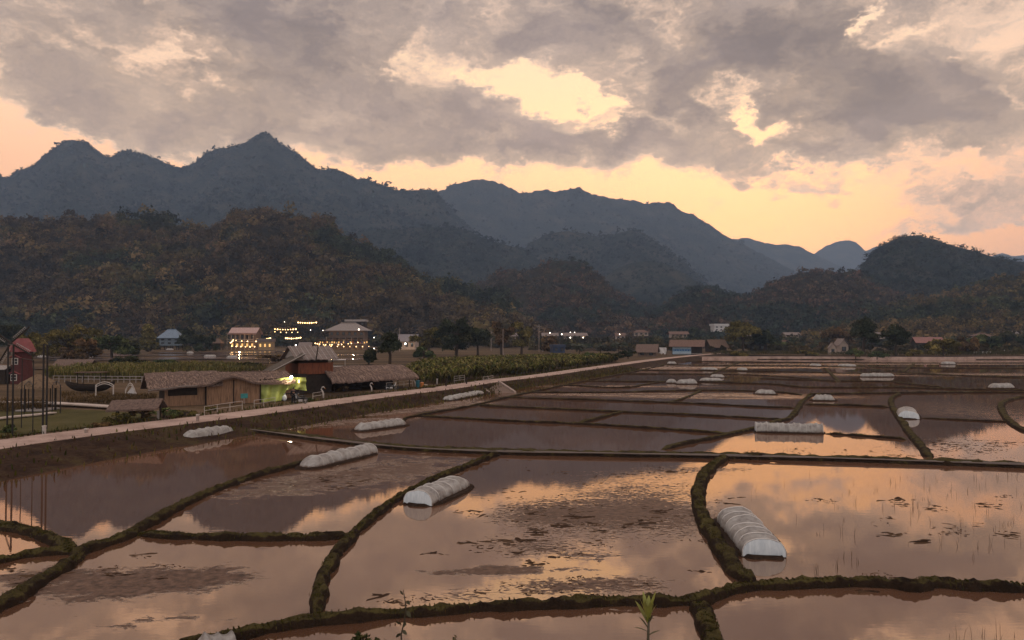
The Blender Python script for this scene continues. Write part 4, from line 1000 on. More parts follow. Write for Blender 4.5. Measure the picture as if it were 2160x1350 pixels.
frame_posts([(90,915),(98,908)], [726,728], 'close pair of tall black poles with pale tips right of the windmill', [(0, 1)], .065)
frame_posts([(45,905),(69,915)], [756,760], 'thin black goal of two poles and a crossbar between the tall pairs', [(0, 1)], .035)
frame_posts([(51,876),(60,870),(68,875)], [812,803,812], 'black house shaped swing frame before the gazebo, left one', [(0, 1), (1, 2)], .045)
frame_posts([(110,876),(118,868),(127,874)], [812,803,812], 'black house shaped swing frame right of the gazebo', [(0, 1), (1, 2)], .045)
# small thatched gate roof on its post
def gate_roof():
    p = G(248, 888, ZL); A, B = G(237, 888, ZL), G(345, 882, ZL); t = thing('gate_roof', p, 0, 'small ridged thatched canopy on posts over the garden gate', 'gate roof')
    gable_o = bpy.data.objects.new('x', None); bpy.data.objects.remove(gable_o)
    z = AT(248, 862, p.y).z-ZL
    for s in (-1, 1):
        m = MB(); grid(m, lambda a, b, s=s: (-.5+a*4.3, (s*.95*(1-b)), z-.05+.75*b+a*.18+.06*(fbm([a*9], [b*4], 2, 3+s)[0]-.5)), 24, 5, (0, 0, -.14)); m.build('roof', THATCH, t)
    MB().bar((-.05, 0, -.1), (-.05, 0, z+.5), .09).build('post', DARKW, t); MB().bar((3.4, .4, -.1), (3.4, .4, z+.6), .08).build('post', DARKW, t)
gate_roof()
def arch(px0, px1, py, ty, label, pointed=False):
    a, b = G(px0, py, ZL), G(px1, py, ZL); o = a; w = (b-a).length; h = AT(px0, ty, a.y).z-ZL
    t = thing('garden_arch', o, 0, label, 'arch', 'white garden arches')
    MB().bar((0, 0, -.1), (0, 0, h), .07).build('post', WHITEP, t); MB().bar((w, 0, -.1), (w, 0, h*.98), .07).build('post', WHITEP, t)
    for q in (0, .22): MB().tube([(w*i/8, 0, h-q+.35*math.sin(math.pi*i/8)*(1 if not pointed else 2.2)) for i in range(9)], .045, 6).build('top_rail', WHITEP, t)
arch(202, 239, 841, 812, 'wide white garden arch with a curved double top left of the long hut')
arch(265, 284, 838, 822, 'narrow round white arch nearest the long hut', True)
q = G(277, 838, ZL); t_ = thing('garden_ornament', q, 0, 'pale leaf shaped ornament under the narrow arch', 'ornament')
MB().poly([(-.5, 0, 0), (.5, 0, 0), (.55, 0, .5), (.0, 0, 1.15), (-.5, 0, .5)], (0, .12, 0)).build('leaf_plate', PALEW, t_)
def fence(P, h, label, mat=None, n=14):
    pts = [G(x, y, ZL) for x, y in P]; o = pts[0]; t = thing('bamboo_fence', o, 0, label, 'fence'); a = pts[0]; b = pts[-1]
    for k in range(n+1): p = a.lerp(b, k/n)-o; MB().bar(p, p+Vector((0, 0, h)), .05, 5).build('post', mat or WHITEP, t)
    for q in (.95, .5): MB().tube([a-o+Vector((0, 0, h*q)), b-o+Vector((0, 0, h*q+.02))], .045, 5).build('rail', mat or WHITEP, t)
fence([(112,806),(312,808)], 1.0, 'long pale bamboo fence across the garden behind the arches', GREYP, 16)
def boardwalk(P, label, w=1.2, mat=None):
    pts = smooth_path([G(x, y, ZL) for x, y in P], 1.0); o = pts[0]; t = thing('boardwalk', o, 0, label, 'boardwalk'); sd_ = [side(pts, i) for i in range(len(pts))]
    V = []
    for p, s in zip(pts, sd_):
        z = .32+.02*nz1()
        for a, zz in ((-w/2, z), (w/2, z), (w/2, z-.1), (-w/2, z-.1)): V.append(p-o+s*a+Vector((0, 0, zz)))
    F = [(i*4+k, i*4+(k+1) % 4, i*4+4+(k+1) % 4, i*4+4+k) for i in range(len(pts)-1) for k in range(4)]
    MB().add(V, F).build('deck', mat or plain('bleached_boards', (.40,.33,.29), .85, .3, 4), t)
    for i in range(0, len(pts), 3): MB().bar(pts[i]-o-Vector((0, 0, .2)), pts[i]-o+Vector((0, 0, .3)), .05, 5).build('pile', DARKW, t)
boardwalk([(-60,850),(0,853),(80,854.5),(130,856.5),(220,862),(295,869)], 'bleached boardwalk crossing the garden at the left')
boardwalk([(-40,893),(0,889),(40,884),(85,880),(112,876)], 'short bleached boardwalk leading to the swing frames', .7)
def boat():
    p = G(190, 828, ZL); k = mpp(p); t = thing('old_boat', p, R(4), 'dark wooden boat with a small roof laid up in the garden', 'boat')
    def hull(a, b):
        x = -3+a*6; w = 1.0*(1-abs(2*a-1)**2.4)+.06; q = math.pi*b; return (x, -w*math.cos(q), .95+.5*abs(2*a-1)**3-(.85)*math.sin(q)*(1-abs(2*a-1)**4*.6))
    m = MB(); grid(m, hull, 20, 8, (0, 0, .05)); m.build('hull', DARKW, t, smooth=True)
    for x in (-1.2, 1.6):
        for y in (-.7, .7): MB().bar((x, y, .6), (x, y, 2.5), .05).build('post', DARKW, t)
    MB().box((.2, 0, 2.55), (3.4, 1.8, .1)).build('roof', THATCHD, t)
boat()
# ---------------------------------------------------------------- village houses
def house(px, py, wpx, hpx, label, rz=0, dr=.7, wall=EARTHW, roof=TIN, kind='x', storeys=1, nwin=3, lit=(), rf=.42, ov=.12, Y=None, stilts=False, name='village_house', cat='house', group='houses of the village', veranda=False, winm=None):
    p = AT(px, py, Y) if Y else G(px, py, ZL); k = mpp(p); w, h = wpx*k*.86, hpx*k; d = w*dr; t = thing(name, p, R(rz), label, cat, group)
    hr = h*rf; hw = h-hr; z0 = 0
    if stilts:
        z0 = hw*.42
        for x in (-.46, -.15, .15, .46):
            for y in (-.45, .45): MB().box((x*w, y*d, z0/2-.3), (.35, .35, z0+.6)).build('stilt', DARKW, t)
    MB().box((0, 0, z0+(hw-z0)/2-.15), (w, d, hw-z0+.3)).build('wall', wall, t)
    o = ov*w
    if p.z > ZL+.4: MB().box((0, 0, -(p.z-ZL)/2-.3), (w*.97, d*.97, p.z-ZL+.5)).build('plinth', DARKW, t)
    if kind == 'x': gable(t, w, d, hw-.05*h, h, o, roof, 'x'); s = [(-w/2, 0), (w/2, 0)]
    elif kind == 'y': gable(t, w, d, hw-.05*h, h, o, roof, 'y')
    elif kind == 'flat': MB().box((0, 0, hw+hr*.25), (w+o, d+o, hr*.5)).build('roof', roof, t)
    elif kind == 'hip':
        a, b, r = w/2+o, d/2+o, w*.22
        MB().add([(-a,-b,hw),(a,-b,hw),(a,b,hw),(-a,b,hw),(-r,0,h),(r,0,h)], [(0,1,5,4),(1,2,5),(2,3,4,5),(3,0,4),(3,2,1,0)]).build('roof', roof, t)
        MB().bar((-r, 0, h), (r, 0, h), .02*w+.05, 5).build('ridge_cap', roof, t)
    if kind in ('x', 'y'):
        m = MB()
        for s in (-1, 1):
            if kind == 'x': m.poly([(s*w*.49, -d/2, hw-.02*h), (s*w*.49, d/2, hw-.02*h), (s*w*.49, 0, h*.97)], (-s*.05, 0, 0))
            else: m.poly([(-w/2, s*d*.49, hw-.02*h), (w/2, s*d*.49, hw-.02*h), (0, s*d*.49, h*.97)], (0, -s*.05, 0))
        m.build('gable_wall', wall, t)
    sh = (hw-z0)/storeys
    for st in range(storeys):
        for i in range(nwin):
            x = -w/2+w*(i+.5)/nwin; zc = z0+sh*(st+.55); ww, wh = w/nwin*.46, sh*.48
            f = MB().box((x, -d/2-.02, zc), (ww, .14, wh)).build('window' if not (st == 0 and i == nwin//2 and not stilts) else 'door', winm or DARKW, t)
            MB().box((x, -d/2-.10, zc), (ww*.8, .04, wh*.8)).build('pane', WARMW if (st, i) in lit else DARKGLASS, f)
    if veranda:
        z = z0+sh; m = MB(); m.box((0, -d/2-d*.18, z), (w*1.05, d*.34, .18)); m.build('balcony', GREYP, t)
        for i in range(7): x = -w*.52+w*1.04*i/6; MB().bar((x, -d/2-d*.34, 0), (x, -d/2-d*.34, z+sh*.98), .09, 5).build('post', GREYP, t)
        MB().bar((-w*.52, -d/2-d*.34, z+.9), (w*.52, -d/2-d*.34, z+.9), .07, 5).build('rail', GREYP, t)
        MB().box((0, -d/2-d*.2, z+sh*1.0), (w*1.12, d*.4, .12)).build('veranda_roof', roof, t)
    return t, p, w, d, h, k
house(362, 738, 46, 43, 'blue roofed house on stilts among trees at the foot of the wooded hill', 8, .8, plain('blue_grey_wall', (.12,.15,.18), .8), BLUETIN, 'hip', 2, 3, stilts=True)
house(457, 738, 26, 24, 'small open pavilion with a brown roof right of the blue roofed house', 0, .8, DARKW, THATCHD, 'hip', 1, 2, stilts=True, name='pavilion', cat='pavilion')
house(518, 737, 62, 46, 'restaurant with a pale pink roof and glowing ground floor', -4, .6, plain('brown_wall', (.12,.08,.06), .9), plain('pink_tin', (.36,.23,.20), .6), 'x', 2, 5, lit=((0,0),(0,1),(0,2),(0,3),(0,4)), name='restaurant', cat='restaurant', veranda=True, rf=.26, ov=.07)
house(562, 738, 34, 30, 'low lit annex attached to the right side of the restaurant', 0, .6, plain('ochre_wall', (.30,.20,.11), .85), TIN, 'flat', 1, 3, lit=((0,0),(0,1),(0,2)), name='restaurant_annex', cat='restaurant')
house(735, 738, 86, 56, 'wide two storey house with dark balconies above the lit market terrace', 0, .5, plain('brown_wall', (.12,.08,.06), .9), plain('grey_roof', (.20,.165,.15), .7), 'hip', 3, 6, veranda=True, rf=.28, Y=392)
house(752, 690, 46, 20, 'upper dark house with a pale roof frame above the wide balcony house', 0, .6, DARKW, GREYP, 'flat', 1, 4, Y=425)
house(862, 737, 42, 32, 'small grey tin roofed house with a bright lamp, left of the big dark trees', -12, .7, EARTHW, plain('grey_tin', (.16,.14,.15), .6), 'x', 1, 3)
house(1176, 744, 30, 22, 'blue cabin standing at the back of the banana plot', 15, .8, plain('navy_panel', (.020,.034,.075), .6), plain('navy_roof', (.03,.04,.075), .6), 'flat', 1, 2, name='cabin', cat='cabin')
house(1163, 692, 36, 14, 'white walled far house on the slope above the village lamps', 5, .6, PALEW, DARKW, 'x', 1, 4, Y=760)
house(1160, 716, 34, 14, 'orange lit eatery left of the brown roofed village house', 0, .6, REDW, TIN, 'x', 1, 4, lit=((0,1),(0,2)), Y=480)
house(1212, 716, 50, 14, 'long tin roofed house beneath a row of village lamps', 3, .5, EARTHW, TIN, 'x', 1, 5, lit=((0,4),), Y=500)
house(1265, 722, 44, 26, 'brown hip roofed village house right of the palms', -6, .7, plain('brown_wall', (.12,.08,.06), .9), REDTILE, 'hip', 1, 4)
house(1308, 716, 22, 14, 'small pinkish house with one white lamp behind the palms', 0, .7, EARTHW, REDTILE, 'x', 1, 2, Y=520)
house(1398, 700, 34, 14, 'far reddish house with a white light on its roof edge', 0, .6, EARTHW, TIN, 'x', 1, 3, Y=780)
house(1517, 699, 34, 20, 'square white house standing above the round tree', 6, .8, PALEW, PALEW, 'flat', 2, 3, Y=640, winm=GREYP)
house(1628, 689, 16, 8, 'tiny pale house on the far slope right of the square white house', 0, .6, EARTHW, TIN, 'x', 1, 2, Y=1000)
house(1697, 706, 18, 14, 'far slender blue house between two white lamps', 0, .8, plain('pale_blue_wall', (.20,.26,.34), .8), BLUETIN, 'flat', 2, 2, Y=800)
house(1906, 699, 42, 17, 'grey blue roofed house behind the right pair of dark trees', 6, .6, plain('grey_wall', (.2,.19,.19), .9), plain('grey_blue_tin', (.22,.24,.28), .5), 'x', 1, 4, Y=620)
house(2006, 700, 30, 10, 'low grey shed left of the blue lit house', 0, .5, plain('grey_wall', (.2,.19,.19), .9), GREYP, 'x', 1, 3, Y=640)
house(2038, 697, 34, 19, 'pale roofed house with a blue lit porch at the far right', -4, .6, plain('blue_black_wall', (.06,.07,.09), .9), plain('grey_blue_tin', (.22,.24,.28), .5), 'x', 1, 3, Y=640)  # wall is a dark blue grey
house(1982, 684, 14, 10, 'tiny white house above the low grey shed', 0, .8, PALEW, PALEW, 'flat', 1, 2, Y=760)
house(2104, 702, 34, 12, 'brick red house near the right edge beyond the bushes', 0, .6, plain('brick_wall', (.14,.07,.055), .9), TIN, 'x', 1, 3, Y=600)
house(1956, 739, 66, 28, 'open shelter with a long dull red roof beside the dark trees', 0, .35, DARKW, plain('dull_red_tin', (.21,.095,.08), .65), 'x', 1, 5, stilts=True, rf=.38, name='open_shelter', cat='shelter', ov=.05)
house(1774, 746, 24, 32, 'left of twin pale gabled huts, slightly smaller', 10, 1, EARTHW, TIN, 'y', 1, 1, name='gabled_hut', cat='hut', group='twin huts')
house(1755, 747, 15, 24, 'narrow pale hut tucked against the left of the twin huts', -8, 1, EARTHW, TIN, 'y', 1, 1, name='gabled_hut', cat='hut', group='twin huts')
house(1600, 741, 40, 26, 'dark thatched barn right of the round tree', -20, .7, DARKW, THATCHD, 'y', 1, 2, name='thatched_barn', cat='barn')
house(1656, 737, 22, 20, 'small dark thatched shed left of the twin huts', 10, .8, DARKW, THATCHD, 'y', 1, 1, name='thatched_shed', cat='shed')
house(1510, 742, 40, 26, 'thatched barn with a low brown roof right of the blue and white stall', 14, .8, DARKW, THATCHD, 'x', 1, 2, name='thatched_barn', cat='barn', rf=.6)
house(1366, 752, 44, 26, 'low thatched hut by the road left of the blue and white stall', -20, .6, plain('brown_wall', (.12,.08,.06), .9), THATCH, 'x', 1, 2, name='thatched_shed', cat='hut', rf=.6)
house(160, 778, 74, 20, 'long low thatched roof of a shed in the garden behind the bamboo fence', 0, .45, DARKW, THATCH, 'x', 1, 3, name='thatched_shed', cat='shed', rf=.7)
def blue_stall():
    p = G(1449, 748, ZL); k = mpp(p); t = thing('blue_stall', p, R(-16), 'brown tiled stall with a pale blue and white striped shop front where the road bends', 'stall'); w = 62*k; h = 31*k
    MB().box((0, 2.5, h*.27), (w, 5, h*.54)).build('wall', DARKW, t)
    f = MB().box((-w*.17, -.06, h*.27), (w*.62, .08, h*.5)).build('shop_front', plain('sky_panel', (.33,.42,.50), .7), t)
    MB().box((-w*.17, -.115, h*.30), (w*.60, .03, h*.13)).build('blue_band', plain('blue_band_paint', (.035,.13,.30), .7), f)
    for i in range(7): MB().box((-w*.43+i*w*.088, -.14, h*.30), (w*.03, .02, h*.05)).build('lettering', plain('sky_panel', (.33,.42,.50), .7), f)
    gable(t, w*1.0, 6.4, h*.55, h, 1.0, REDTILE, 'x')
    o = [c for c in t.children if c.name.startswith('roof')]
    for c in o: c.location.y = 2.4
    MB().poly([(-w/2, -.7, h*.55), (-w/2, 5.6, h*.55), (-w/2, 2.4, h*.97)], (.08, 0, 0)).build('gable_wall', DARKW, t)
    MB().box((w*.1, -2.2, .45), (w*.8, 2.2, .1)).build('awning_deck', GREYP, t)
    q = G(1398, 750, ZL); t2 = thing('banner', q, R(-20), 'ragged white banner cloth hanging by the road left of the blue stall', 'banner'); k = mpp(q)
    m = MB(); grid(m, lambda a, b: (-8*k+16*k*a, .15*math.sin(a*9+b*4), (4+13*b)*k+.3*math.sin(a*14)*(1-b)), 14, 8, (0, .03, 0)); m.build('cloth', PALEW, t2); 
    for x in (-8*k, 8*k): MB().bar((x, 0, -.1), (x, 0, 18*k), .06).build('pole', DARKW, t2)
blue_stall()
# ---------------------------------------------------------------- lamps of the village
def strand(P, Y, label, n, r=.2, mat=WARM, group='strings of warm lights'):
    pts = [AT(x, y, Y) for x, y in P]; o = pts[0].copy(); t = thing('string_light', o, 0, label, 'string light', group); path = []
    for a, b in zip(pts, pts[1:]):
        for i in range(9): u = i/8; path.append(a.lerp(b, u)-o-Vector((0, 0, .3*math.sin(math.pi*u))))
    MB().tube(path, .03, 4).build('cable', DARKW, t)
    for i in range(n): q = path[int(i*(len(path)-1)/max(1, n-1))]; MB().ball(q-Vector((0, 0, r)), r*random.uniform(.7, 1.2), 6, 4).build('bulb', mat, t)
    return t
strand([(580,693),(624,693)], 430, 'long warm string of lights on the hillside right of the restaurant', 14, .34)
strand([(629,679),(667,679)], 450, 'highest warm string of lights above the plank roof', 11, .36)
strand([(603,712),(634,711)], 410, 'lower warm string of lights just above the plank roof ridge', 10, .36)
strand([(543,714),(570,712)], 378, 'warm string of lights over the lit restaurant annex', 9, .30)
strand([(486,722),(492,716),(540,719)], 376, 'string of warm lights along the restaurant porch', 9, .26)
strand([(489,729),(566,729)], 375, 'low string of warm lights along the restaurant floor', 11, .28)
strand([(665,723),(700,726),(755,721)], 378, 'upper row of mixed lamps over the market terrace', 13, .30)
strand([(672,728),(778,730)], 380, 'second row of small lamps along the market terrace', 18, .20)
strand([(695,740),(756,739)], 375, 'lowest row of four lamps under the market terrace', 4, .24)
strand([(580,699),(628,700)], 425, 'faint short string below the long hillside string', 5, .22)
def terrace():
    p = AT(722, 742, 382); p.z = ZL; t = thing('market_terrace', p, 0, 'long low terrace full of lit market tables below the wide balcony house', 'terrace'); k = 382/FPX
    for i in range(4): MB().box((0, -.6*i, 12*k-i*3.2*k), (112*k-i, .5, .25)).build('step', plain('brown_wall', (.12,.08,.06), .9), t)
    MB().box((0, 1.6, 21*k), (112*k, 3.6, .15)).build('awning', REDTILE, t)
    for i in range(9): MB().bar((-54*k+i*13.5*k, 0, 0), (-54*k+i*13.5*k, 0, 21*k), .08, 5).build('post', DARKW, t)
    for i in range(22):
        x = -52*k+i*4.9*k; MB().box((x, .5+.5*random.random(), 14.2*k+random.random()*.4), (.55, .3, .75)).build('display', random.choice([WARMW, WARMW, plain('goods_white', (.5,.45,.4)), plain('goods_blue', (.05,.06,.2)), plain('goods_red', (.3,.08,.05)), WARMW]), t)  # some goods glow by themselves, in place of lamplight falling on them
terrace()
def lamp(px, py, Y, label, r=.3, mat=WHITEL, pole=True, name='lamp_post', group='lamps of the village'):
    p = AT(px, py, Y); t = thing(name, (p.x, p.y, ZL), 0, label, 'lamp', group); h = p.z-ZL
    MB().ball((0, 0, h), r, 7, 5).build('bulb', mat, t)
    if pole: MB().bar((0, .1, -.3), (0, .1, h), .07, 5).build('pole', DARKW, t)
LMP = [(757,695,372,'white lamp on the wide balcony house',.36,0),(855,725,380,'big white lamp before the grey tin roofed house',.48,0),(624,728,372,'white lamp low above the plank roof',.34,0),(655,696,430,'upper of two small lamps under the highest light string',.24,1),(600,679,440,'small lamp alone above the long hillside string',.2,1),
 (681,697,390,'thin pale light on a bare stalk left of the wide balcony house',.2,1),(789,712,375,'lamp at the left edge of the dark trees',.25,1),(789,735,370,'lower lamp at the left edge of the dark trees',.25,1),
 (1160,702,460,'left lamp of the village row',.34,1),(1185,705,470,'brightest lamp of the village row',.40,1),(1174,706,480,'short strip of light in the village row',.22,1),(1203,701,480,'first of the close pair of village lamps',.26,1),(1212,701,482,'second of the close pair of village lamps',.26,1),(1203,712,430,'low yellow lamp left of the brown hip roof',.34,1),(1230,712,435,'low yellow lamp touching the brown hip roof',.34,1),(1202,678,900,'lone lamp high on the dark slope',.5,1),(1307,705,500,'white lamp on the small pinkish house',.34,1),(1407,691,770,'bright lamp on the far reddish house',.6,1),
 (1666,694,850,'left white lamp of the far pair before the hill',.6,1),(1729,698,850,'right white lamp of the far pair before the hill',.75,1),(1703,700,820,'small lamp on the far slender house',.4,1),(1931,691,600,'tiny lamp right of the grey blue roof',.22,1),(2008,674,700,'tiny lamp above the low grey shed',.35,1),(2080,692,600,'small upright light in the bushes far right',.3,1),(2146,718,420,'small red lamp near the right edge',.25,1)]
for i, (x, y, Y, lab, r, pl) in enumerate(LMP): lamp(x, y, Y, lab, r, WHITEL if i != 24 else glow('red_lamp', (1, .08, .04), 3), bool(pl))
lamp(2036, 691, 628, 'cool white lamp on the blue lit porch', .75, COOLL, False)
t_ = thing('lit_panel', AT(2024, 690, 628), 0, 'glowing blue panel on the porch of the far right house', 'panel'); MB().box((0, 0, 0), (6.5, .15, 2.2)).build('panel', BLUEL, t_)
# ---------------------------------------------------------------- poles
def upole(px, py, hpx, label, cross=True):
    p = G(px, py, ZL); h = hpx*mpp(p); t = thing('utility_pole', p, 0, label, 'utility pole', 'utility poles'); r = max(.12, .8*mpp(p))
    MB().tube([(0, 0, -.3), (0, 0, h)], [r, r*.7], 7).build('shaft', CONC, t)
    if cross: MB().box((0, -r, h*.92), (1.6, .12, .12)).build('crossarm', GREYP, t)
upole(1137, 742, 58, 'thick pale concrete pole at the end of the dark trees')
upole(1145, 742, 36, 'thin pole just right of the thick concrete pole', False)
upole(1061, 752, 58, 'thin pole standing before the banana plot', False); upole(1036, 740, 42, 'pole in the gap of the bamboo right of the dark trees')
upole(843, 742, 50, 'pole with a lamp bracket left of the grey tin roofed house'); upole(2139, 727, 22, 'short thin pole near the right edge', False)
# ---------------------------------------------------------------- trees
TREE_PAL = {'dark': [(.026,.031,.018),(.036,.040,.021),(.048,.046,.022)], 'olive': [(.110,.090,.030),(.135,.105,.034),(.085,.072,.028)], 'brown': [(.115,.068,.034),(.085,.055,.030),(.135,.085,.038)], 'green': [(.060,.074,.030),(.080,.088,.034),(.050,.062,.030)]}
BARK = plain('bark', (.055,.038,.028), .95, .4, 4, .1)
def tree(px, py, wpx, hpx, kind, label, name='broadleaf_tree', n=10, shape='round', Y=None, leaf=1.0, nl=150):
    p = AT(px, py, Y) if Y else G(px, py, ZL); k = mpp(p); w, h = wpx*k/2, hpx*k
    t = thing(name, p, random.uniform(0, 6), label, 'tree', 'trees of the valley'); tr = h*.028+.06
    m = MB(); top = h*.55; m.tube([(0, 0, -.5), (.02*h, 0, top*.5), (-.01*h, .01*h, top)], [tr*1.3, tr, tr*.6], 7)
    cen = []; rad = []
    for i in range(n):
        if shape == 'round': q = random.uniform(0, 6.28); rr = w*.62*random.random()**.5; z = h*random.uniform(.36, .84); rr *= (1-.55*max(0, (z/h-.6)/.3)); rx = w*random.uniform(.32, .5); rz_ = h*random.uniform(.13, .2)
        elif shape == 'cone': z = h*(.12+.8*i/(n-1)); f = 1-.8*i/(n-1); q = random.uniform(0, 6.28); rr = w*.25*f; rx = w*(.35+.55*f); rz_ = h*.11
        elif shape == 'clump': q = random.uniform(0, 6.28); rr = w*.75*random.random()**.5; z = h*random.uniform(.2, .82)*(1-.35*rr/w); rx = w*random.uniform(.22, .36); rz_ = h*random.uniform(.14, .22)
        elif shape == 'bamboo': q = random.uniform(0, 6.28); rr = w*.7*random.random(); z = h*random.uniform(.3, .9); rx = w*random.uniform(.16, .3); rz_ = h*random.uniform(.1, .2)
        c = (rr*math.cos(q), rr*math.sin(q), z); cen.append(c); rad.append((rx, rx, rz_))
        if shape != 'cone': m.tube([(0, 0, top*random.uniform(.4, .95)), (c[0]*.5, c[1]*.5, (top+c[2])*.5), c], [tr*.5, tr*.3, tr*.1], 5)
    m.build('trunk', BARK, t)
    pal = np.array(TREE_PAL[kind]); col = pal[RNG.integers(0, len(pal), n)]*RNG.uniform(.7, 1.35, (n, 1))
    sz = leaf*max(.20, min(1.6, 3.0*k))
    V, F, Cc = leafcloud(np.array(cen), np.array(rad), nl, sz, col, .4, .35, .35)
    np_mesh('crown', V, F, LEAF, t, col=Cc)
    return t
TR = [
 (66,765,62,72,'olive','brownish green tree directly behind the windmill cap','clump'),(20,748,60,62,'dark','dark tree behind the left side of the windmill','round'),
 (150,760,110,82,'olive','broad olive tree right of the windmill','clump'),(172,764,74,62,'brown','rounded brown bushy tree in front of the broad olive tree','clump'),(236,756,84,66,'green','wide green tree between the olive tree and the cone shaped tree','clump'),
 (312,742,36,54,'olive','tall cone shaped olive tree left of the blue roofed house','cone'),(394,740,40,44,'dark','round dark tree right of the blue roofed house','round'),(432,740,46,38,'dark','second low dark tree between blue roofed house and pavilion','clump'),
 (280,752,40,34,'dark','small dark tree at the left of the cone shaped tree','clump'),
 (822,772,52,78,'dark','dark upright tree left of the grey tin roofed house','round'),(778,768,34,40,'dark','small dark bush tree at the right end of the market terrace','clump'),
 (905,748,80,62,'olive','olive tree at the left end of the big dark trees','clump'),(962,752,94,90,'dark','tallest big dark tree behind the banana plot','clump'),(1008,750,66,62,'dark','dark tree leaning right of the tallest dark tree','round'),(895,757,46,30,'green','low round green bush tree behind the left of the banana plot','clump'),
 (1058,748,52,66,'brown','feathery brown bamboo clump around the thin pole','bamboo'),(1100,748,62,64,'olive','olive bamboo clump left of the thick concrete pole','bamboo'),(1160,742,40,38,'brown','low brown tree behind the blue cabin','clump'),
 (1250,722,70,42,'dark','dark tree crown behind the brown hip roofed house','clump'),(1240,700,80,30,'green','far wide green tree above the village lamps','clump'),
 (1345,722,60,40,'brown','rusty tree on the slope behind the thatched roadside hut','clump'),(1462,728,36,34,'dark','dark conifer like tree behind the blue stall','cone'),(1440,726,40,26,'dark','low dark tree left of the conifer behind the stall','clump'),
 (1567,742,82,62,'olive','big round olive tree above the thatched barns','round'),(1612,742,50,46,'dark','darker tree at the right shoulder of the big round tree','round'),(1640,738,36,22,'green','low green bush tree far right of the big round tree','clump'),
 (1822,748,60,76,'dark','left and taller of the two dark trees right of the twin huts','round'),(1768,738,76,48,'brown','hazy brown tree behind the twin huts','clump'),(1890,750,56,62,'dark','right and lower of the two dark trees by the red roofed shelter','round'),
 (1990,752,60,42,'olive','olive bushy tree in front of the red roofed shelter','clump'),(2040,748,46,44,'brown','brown tree right of the red roofed shelter','clump'),(2076,742,64,40,'green','pale flowering green tree toward the right edge','clump'),(2140,738,60,44,'dark','dark tree at the very right edge of the valley','clump'),
 (272,778,80,30,'dark','dark shrub behind the left half of the bamboo fence','clump'),(352,780,90,24,'green','wide green shrub behind the right half of the bamboo fence','clump'),(452,784,70,22,'olive','olive shrub behind the long thatched roof','clump'),(520,786,50,26,'dark','dark shrub left of the bare tree','clump'),(575,764,60,18,'brown','brown shrub between the bare tree and the plank roof','clump'),
 (1805,754,34,20,'green','small green bush at the foot of the taller dark tree','clump'),(1850,755,40,16,'green','low green bush between the two dark trees','clump'),(1928,752,40,16,'olive','low olive bush left of the red roofed shelter','clump'),
 (1700,750,44,12,'olive','low hedge bush on the verge left of the twin huts','clump'),(1560,752,40,12,'olive','low hedge bush on the verge beneath the round tree','clump'),
 (1325,757,34,20,'dark','dark roadside bush left of the thatched roadside hut','clump'),(1285,764,44,26,'dark','dark roadside bush at the far end of the banana plot','clump'),(1238,766,40,24,'green','green roadside bush in front of the far banana plants','clump')]
for i, a in enumerate(TR): tree(a[0], a[1], a[2]*1.15, a[3]*1.06, a[4], a[5], shape=a[6], name='bamboo_clump' if a[6] == 'bamboo' else ('shrub' if a[3] < 30 else 'broadleaf_tree'), n=8 if a[3] < 30 else 16, nl=160 if a[3] < 30 else 300)
for i, (px, py, w, h, lab) in enumerate([(250,893,70,26,'rough shrub under the small gate roof'),(300,884,64,30,'rough shrub right of the gate roof post'),(345,882,70,26,'rough shrub below the long hut front wall'),(390,878,56,18,'low shrub beside the left railing post'),(215,903,46,14,'low shrub on the verge left of the gate roof'),(20,915,50,22,'green shrub at the left edge by the black poles'),(905,820,30,10,'tuft of weeds right of the bins'),(726,826,40,14,'dark weeds at the left end of the thatched shelter'),(655,846,18,8,'weeds behind the parked motorbike'),(440,868,40,12,'weeds under the long hut floor')]):
    tree(px, py, w, h, ['olive','brown','green'][i % 3], lab, name='shrub', n=9, shape='clump', nl=130, leaf=.55)
def palm(px, py, hpx, label):
    p = G(px, py, ZL); h = hpx*mpp(p); t = thing('palm_tree', p, random.uniform(0, 6), label, 'palm tree', 'palms by the village')
    MB().tube([(0, 0, -.3), (.03*h, 0, h*.3), (0, 0, h*.6)], [.22, .16, .14], 7).build('trunk', BARK, t); m = MB()
    for i in range(18):
        a = random.uniform(0, 6.28); el = random.uniform(.1, 1.3); L = h*random.uniform(.42, .55); pv = None
        pts = [Vector((math.cos(a)*L*u*math.cos(el*(1-u*.8)), math.sin(a)*L*u*math.cos(el*(1-u*.8)), h*.6+L*(math.sin(el)*u-.55*u*u))) for u in (0, .3, .6, .85, 1)]
        s = Vector((-math.sin(a), math.cos(a), 0)); V = []
        for q, w in zip(pts, (.02, .09, .10, .06, .01)): V += [q-s*w*h*.5-Vector((0, 0, w*h*.25)), q, q+s*w*h*.5-Vector((0, 0, w*h*.25))]
        m.add(V, [(j*3+k, j*3+k+1, j*3+k+4, j*3+k+3) for j in range(4) for k in range(2)])
    m.build('crown', plain('palm_leaf', (.022,.028,.014), .6, .4, 3), t)
palm(1222, 758, 42, 'left palm of three behind the far banana plot'); palm(1268, 754, 36, 'middle palm of three, before the brown hip roofed house'); palm(1306, 752, 38, 'right palm of three, beside the far pale fields'); palm(1348, 748, 22, 'short palm left of the thatched roadside hut')
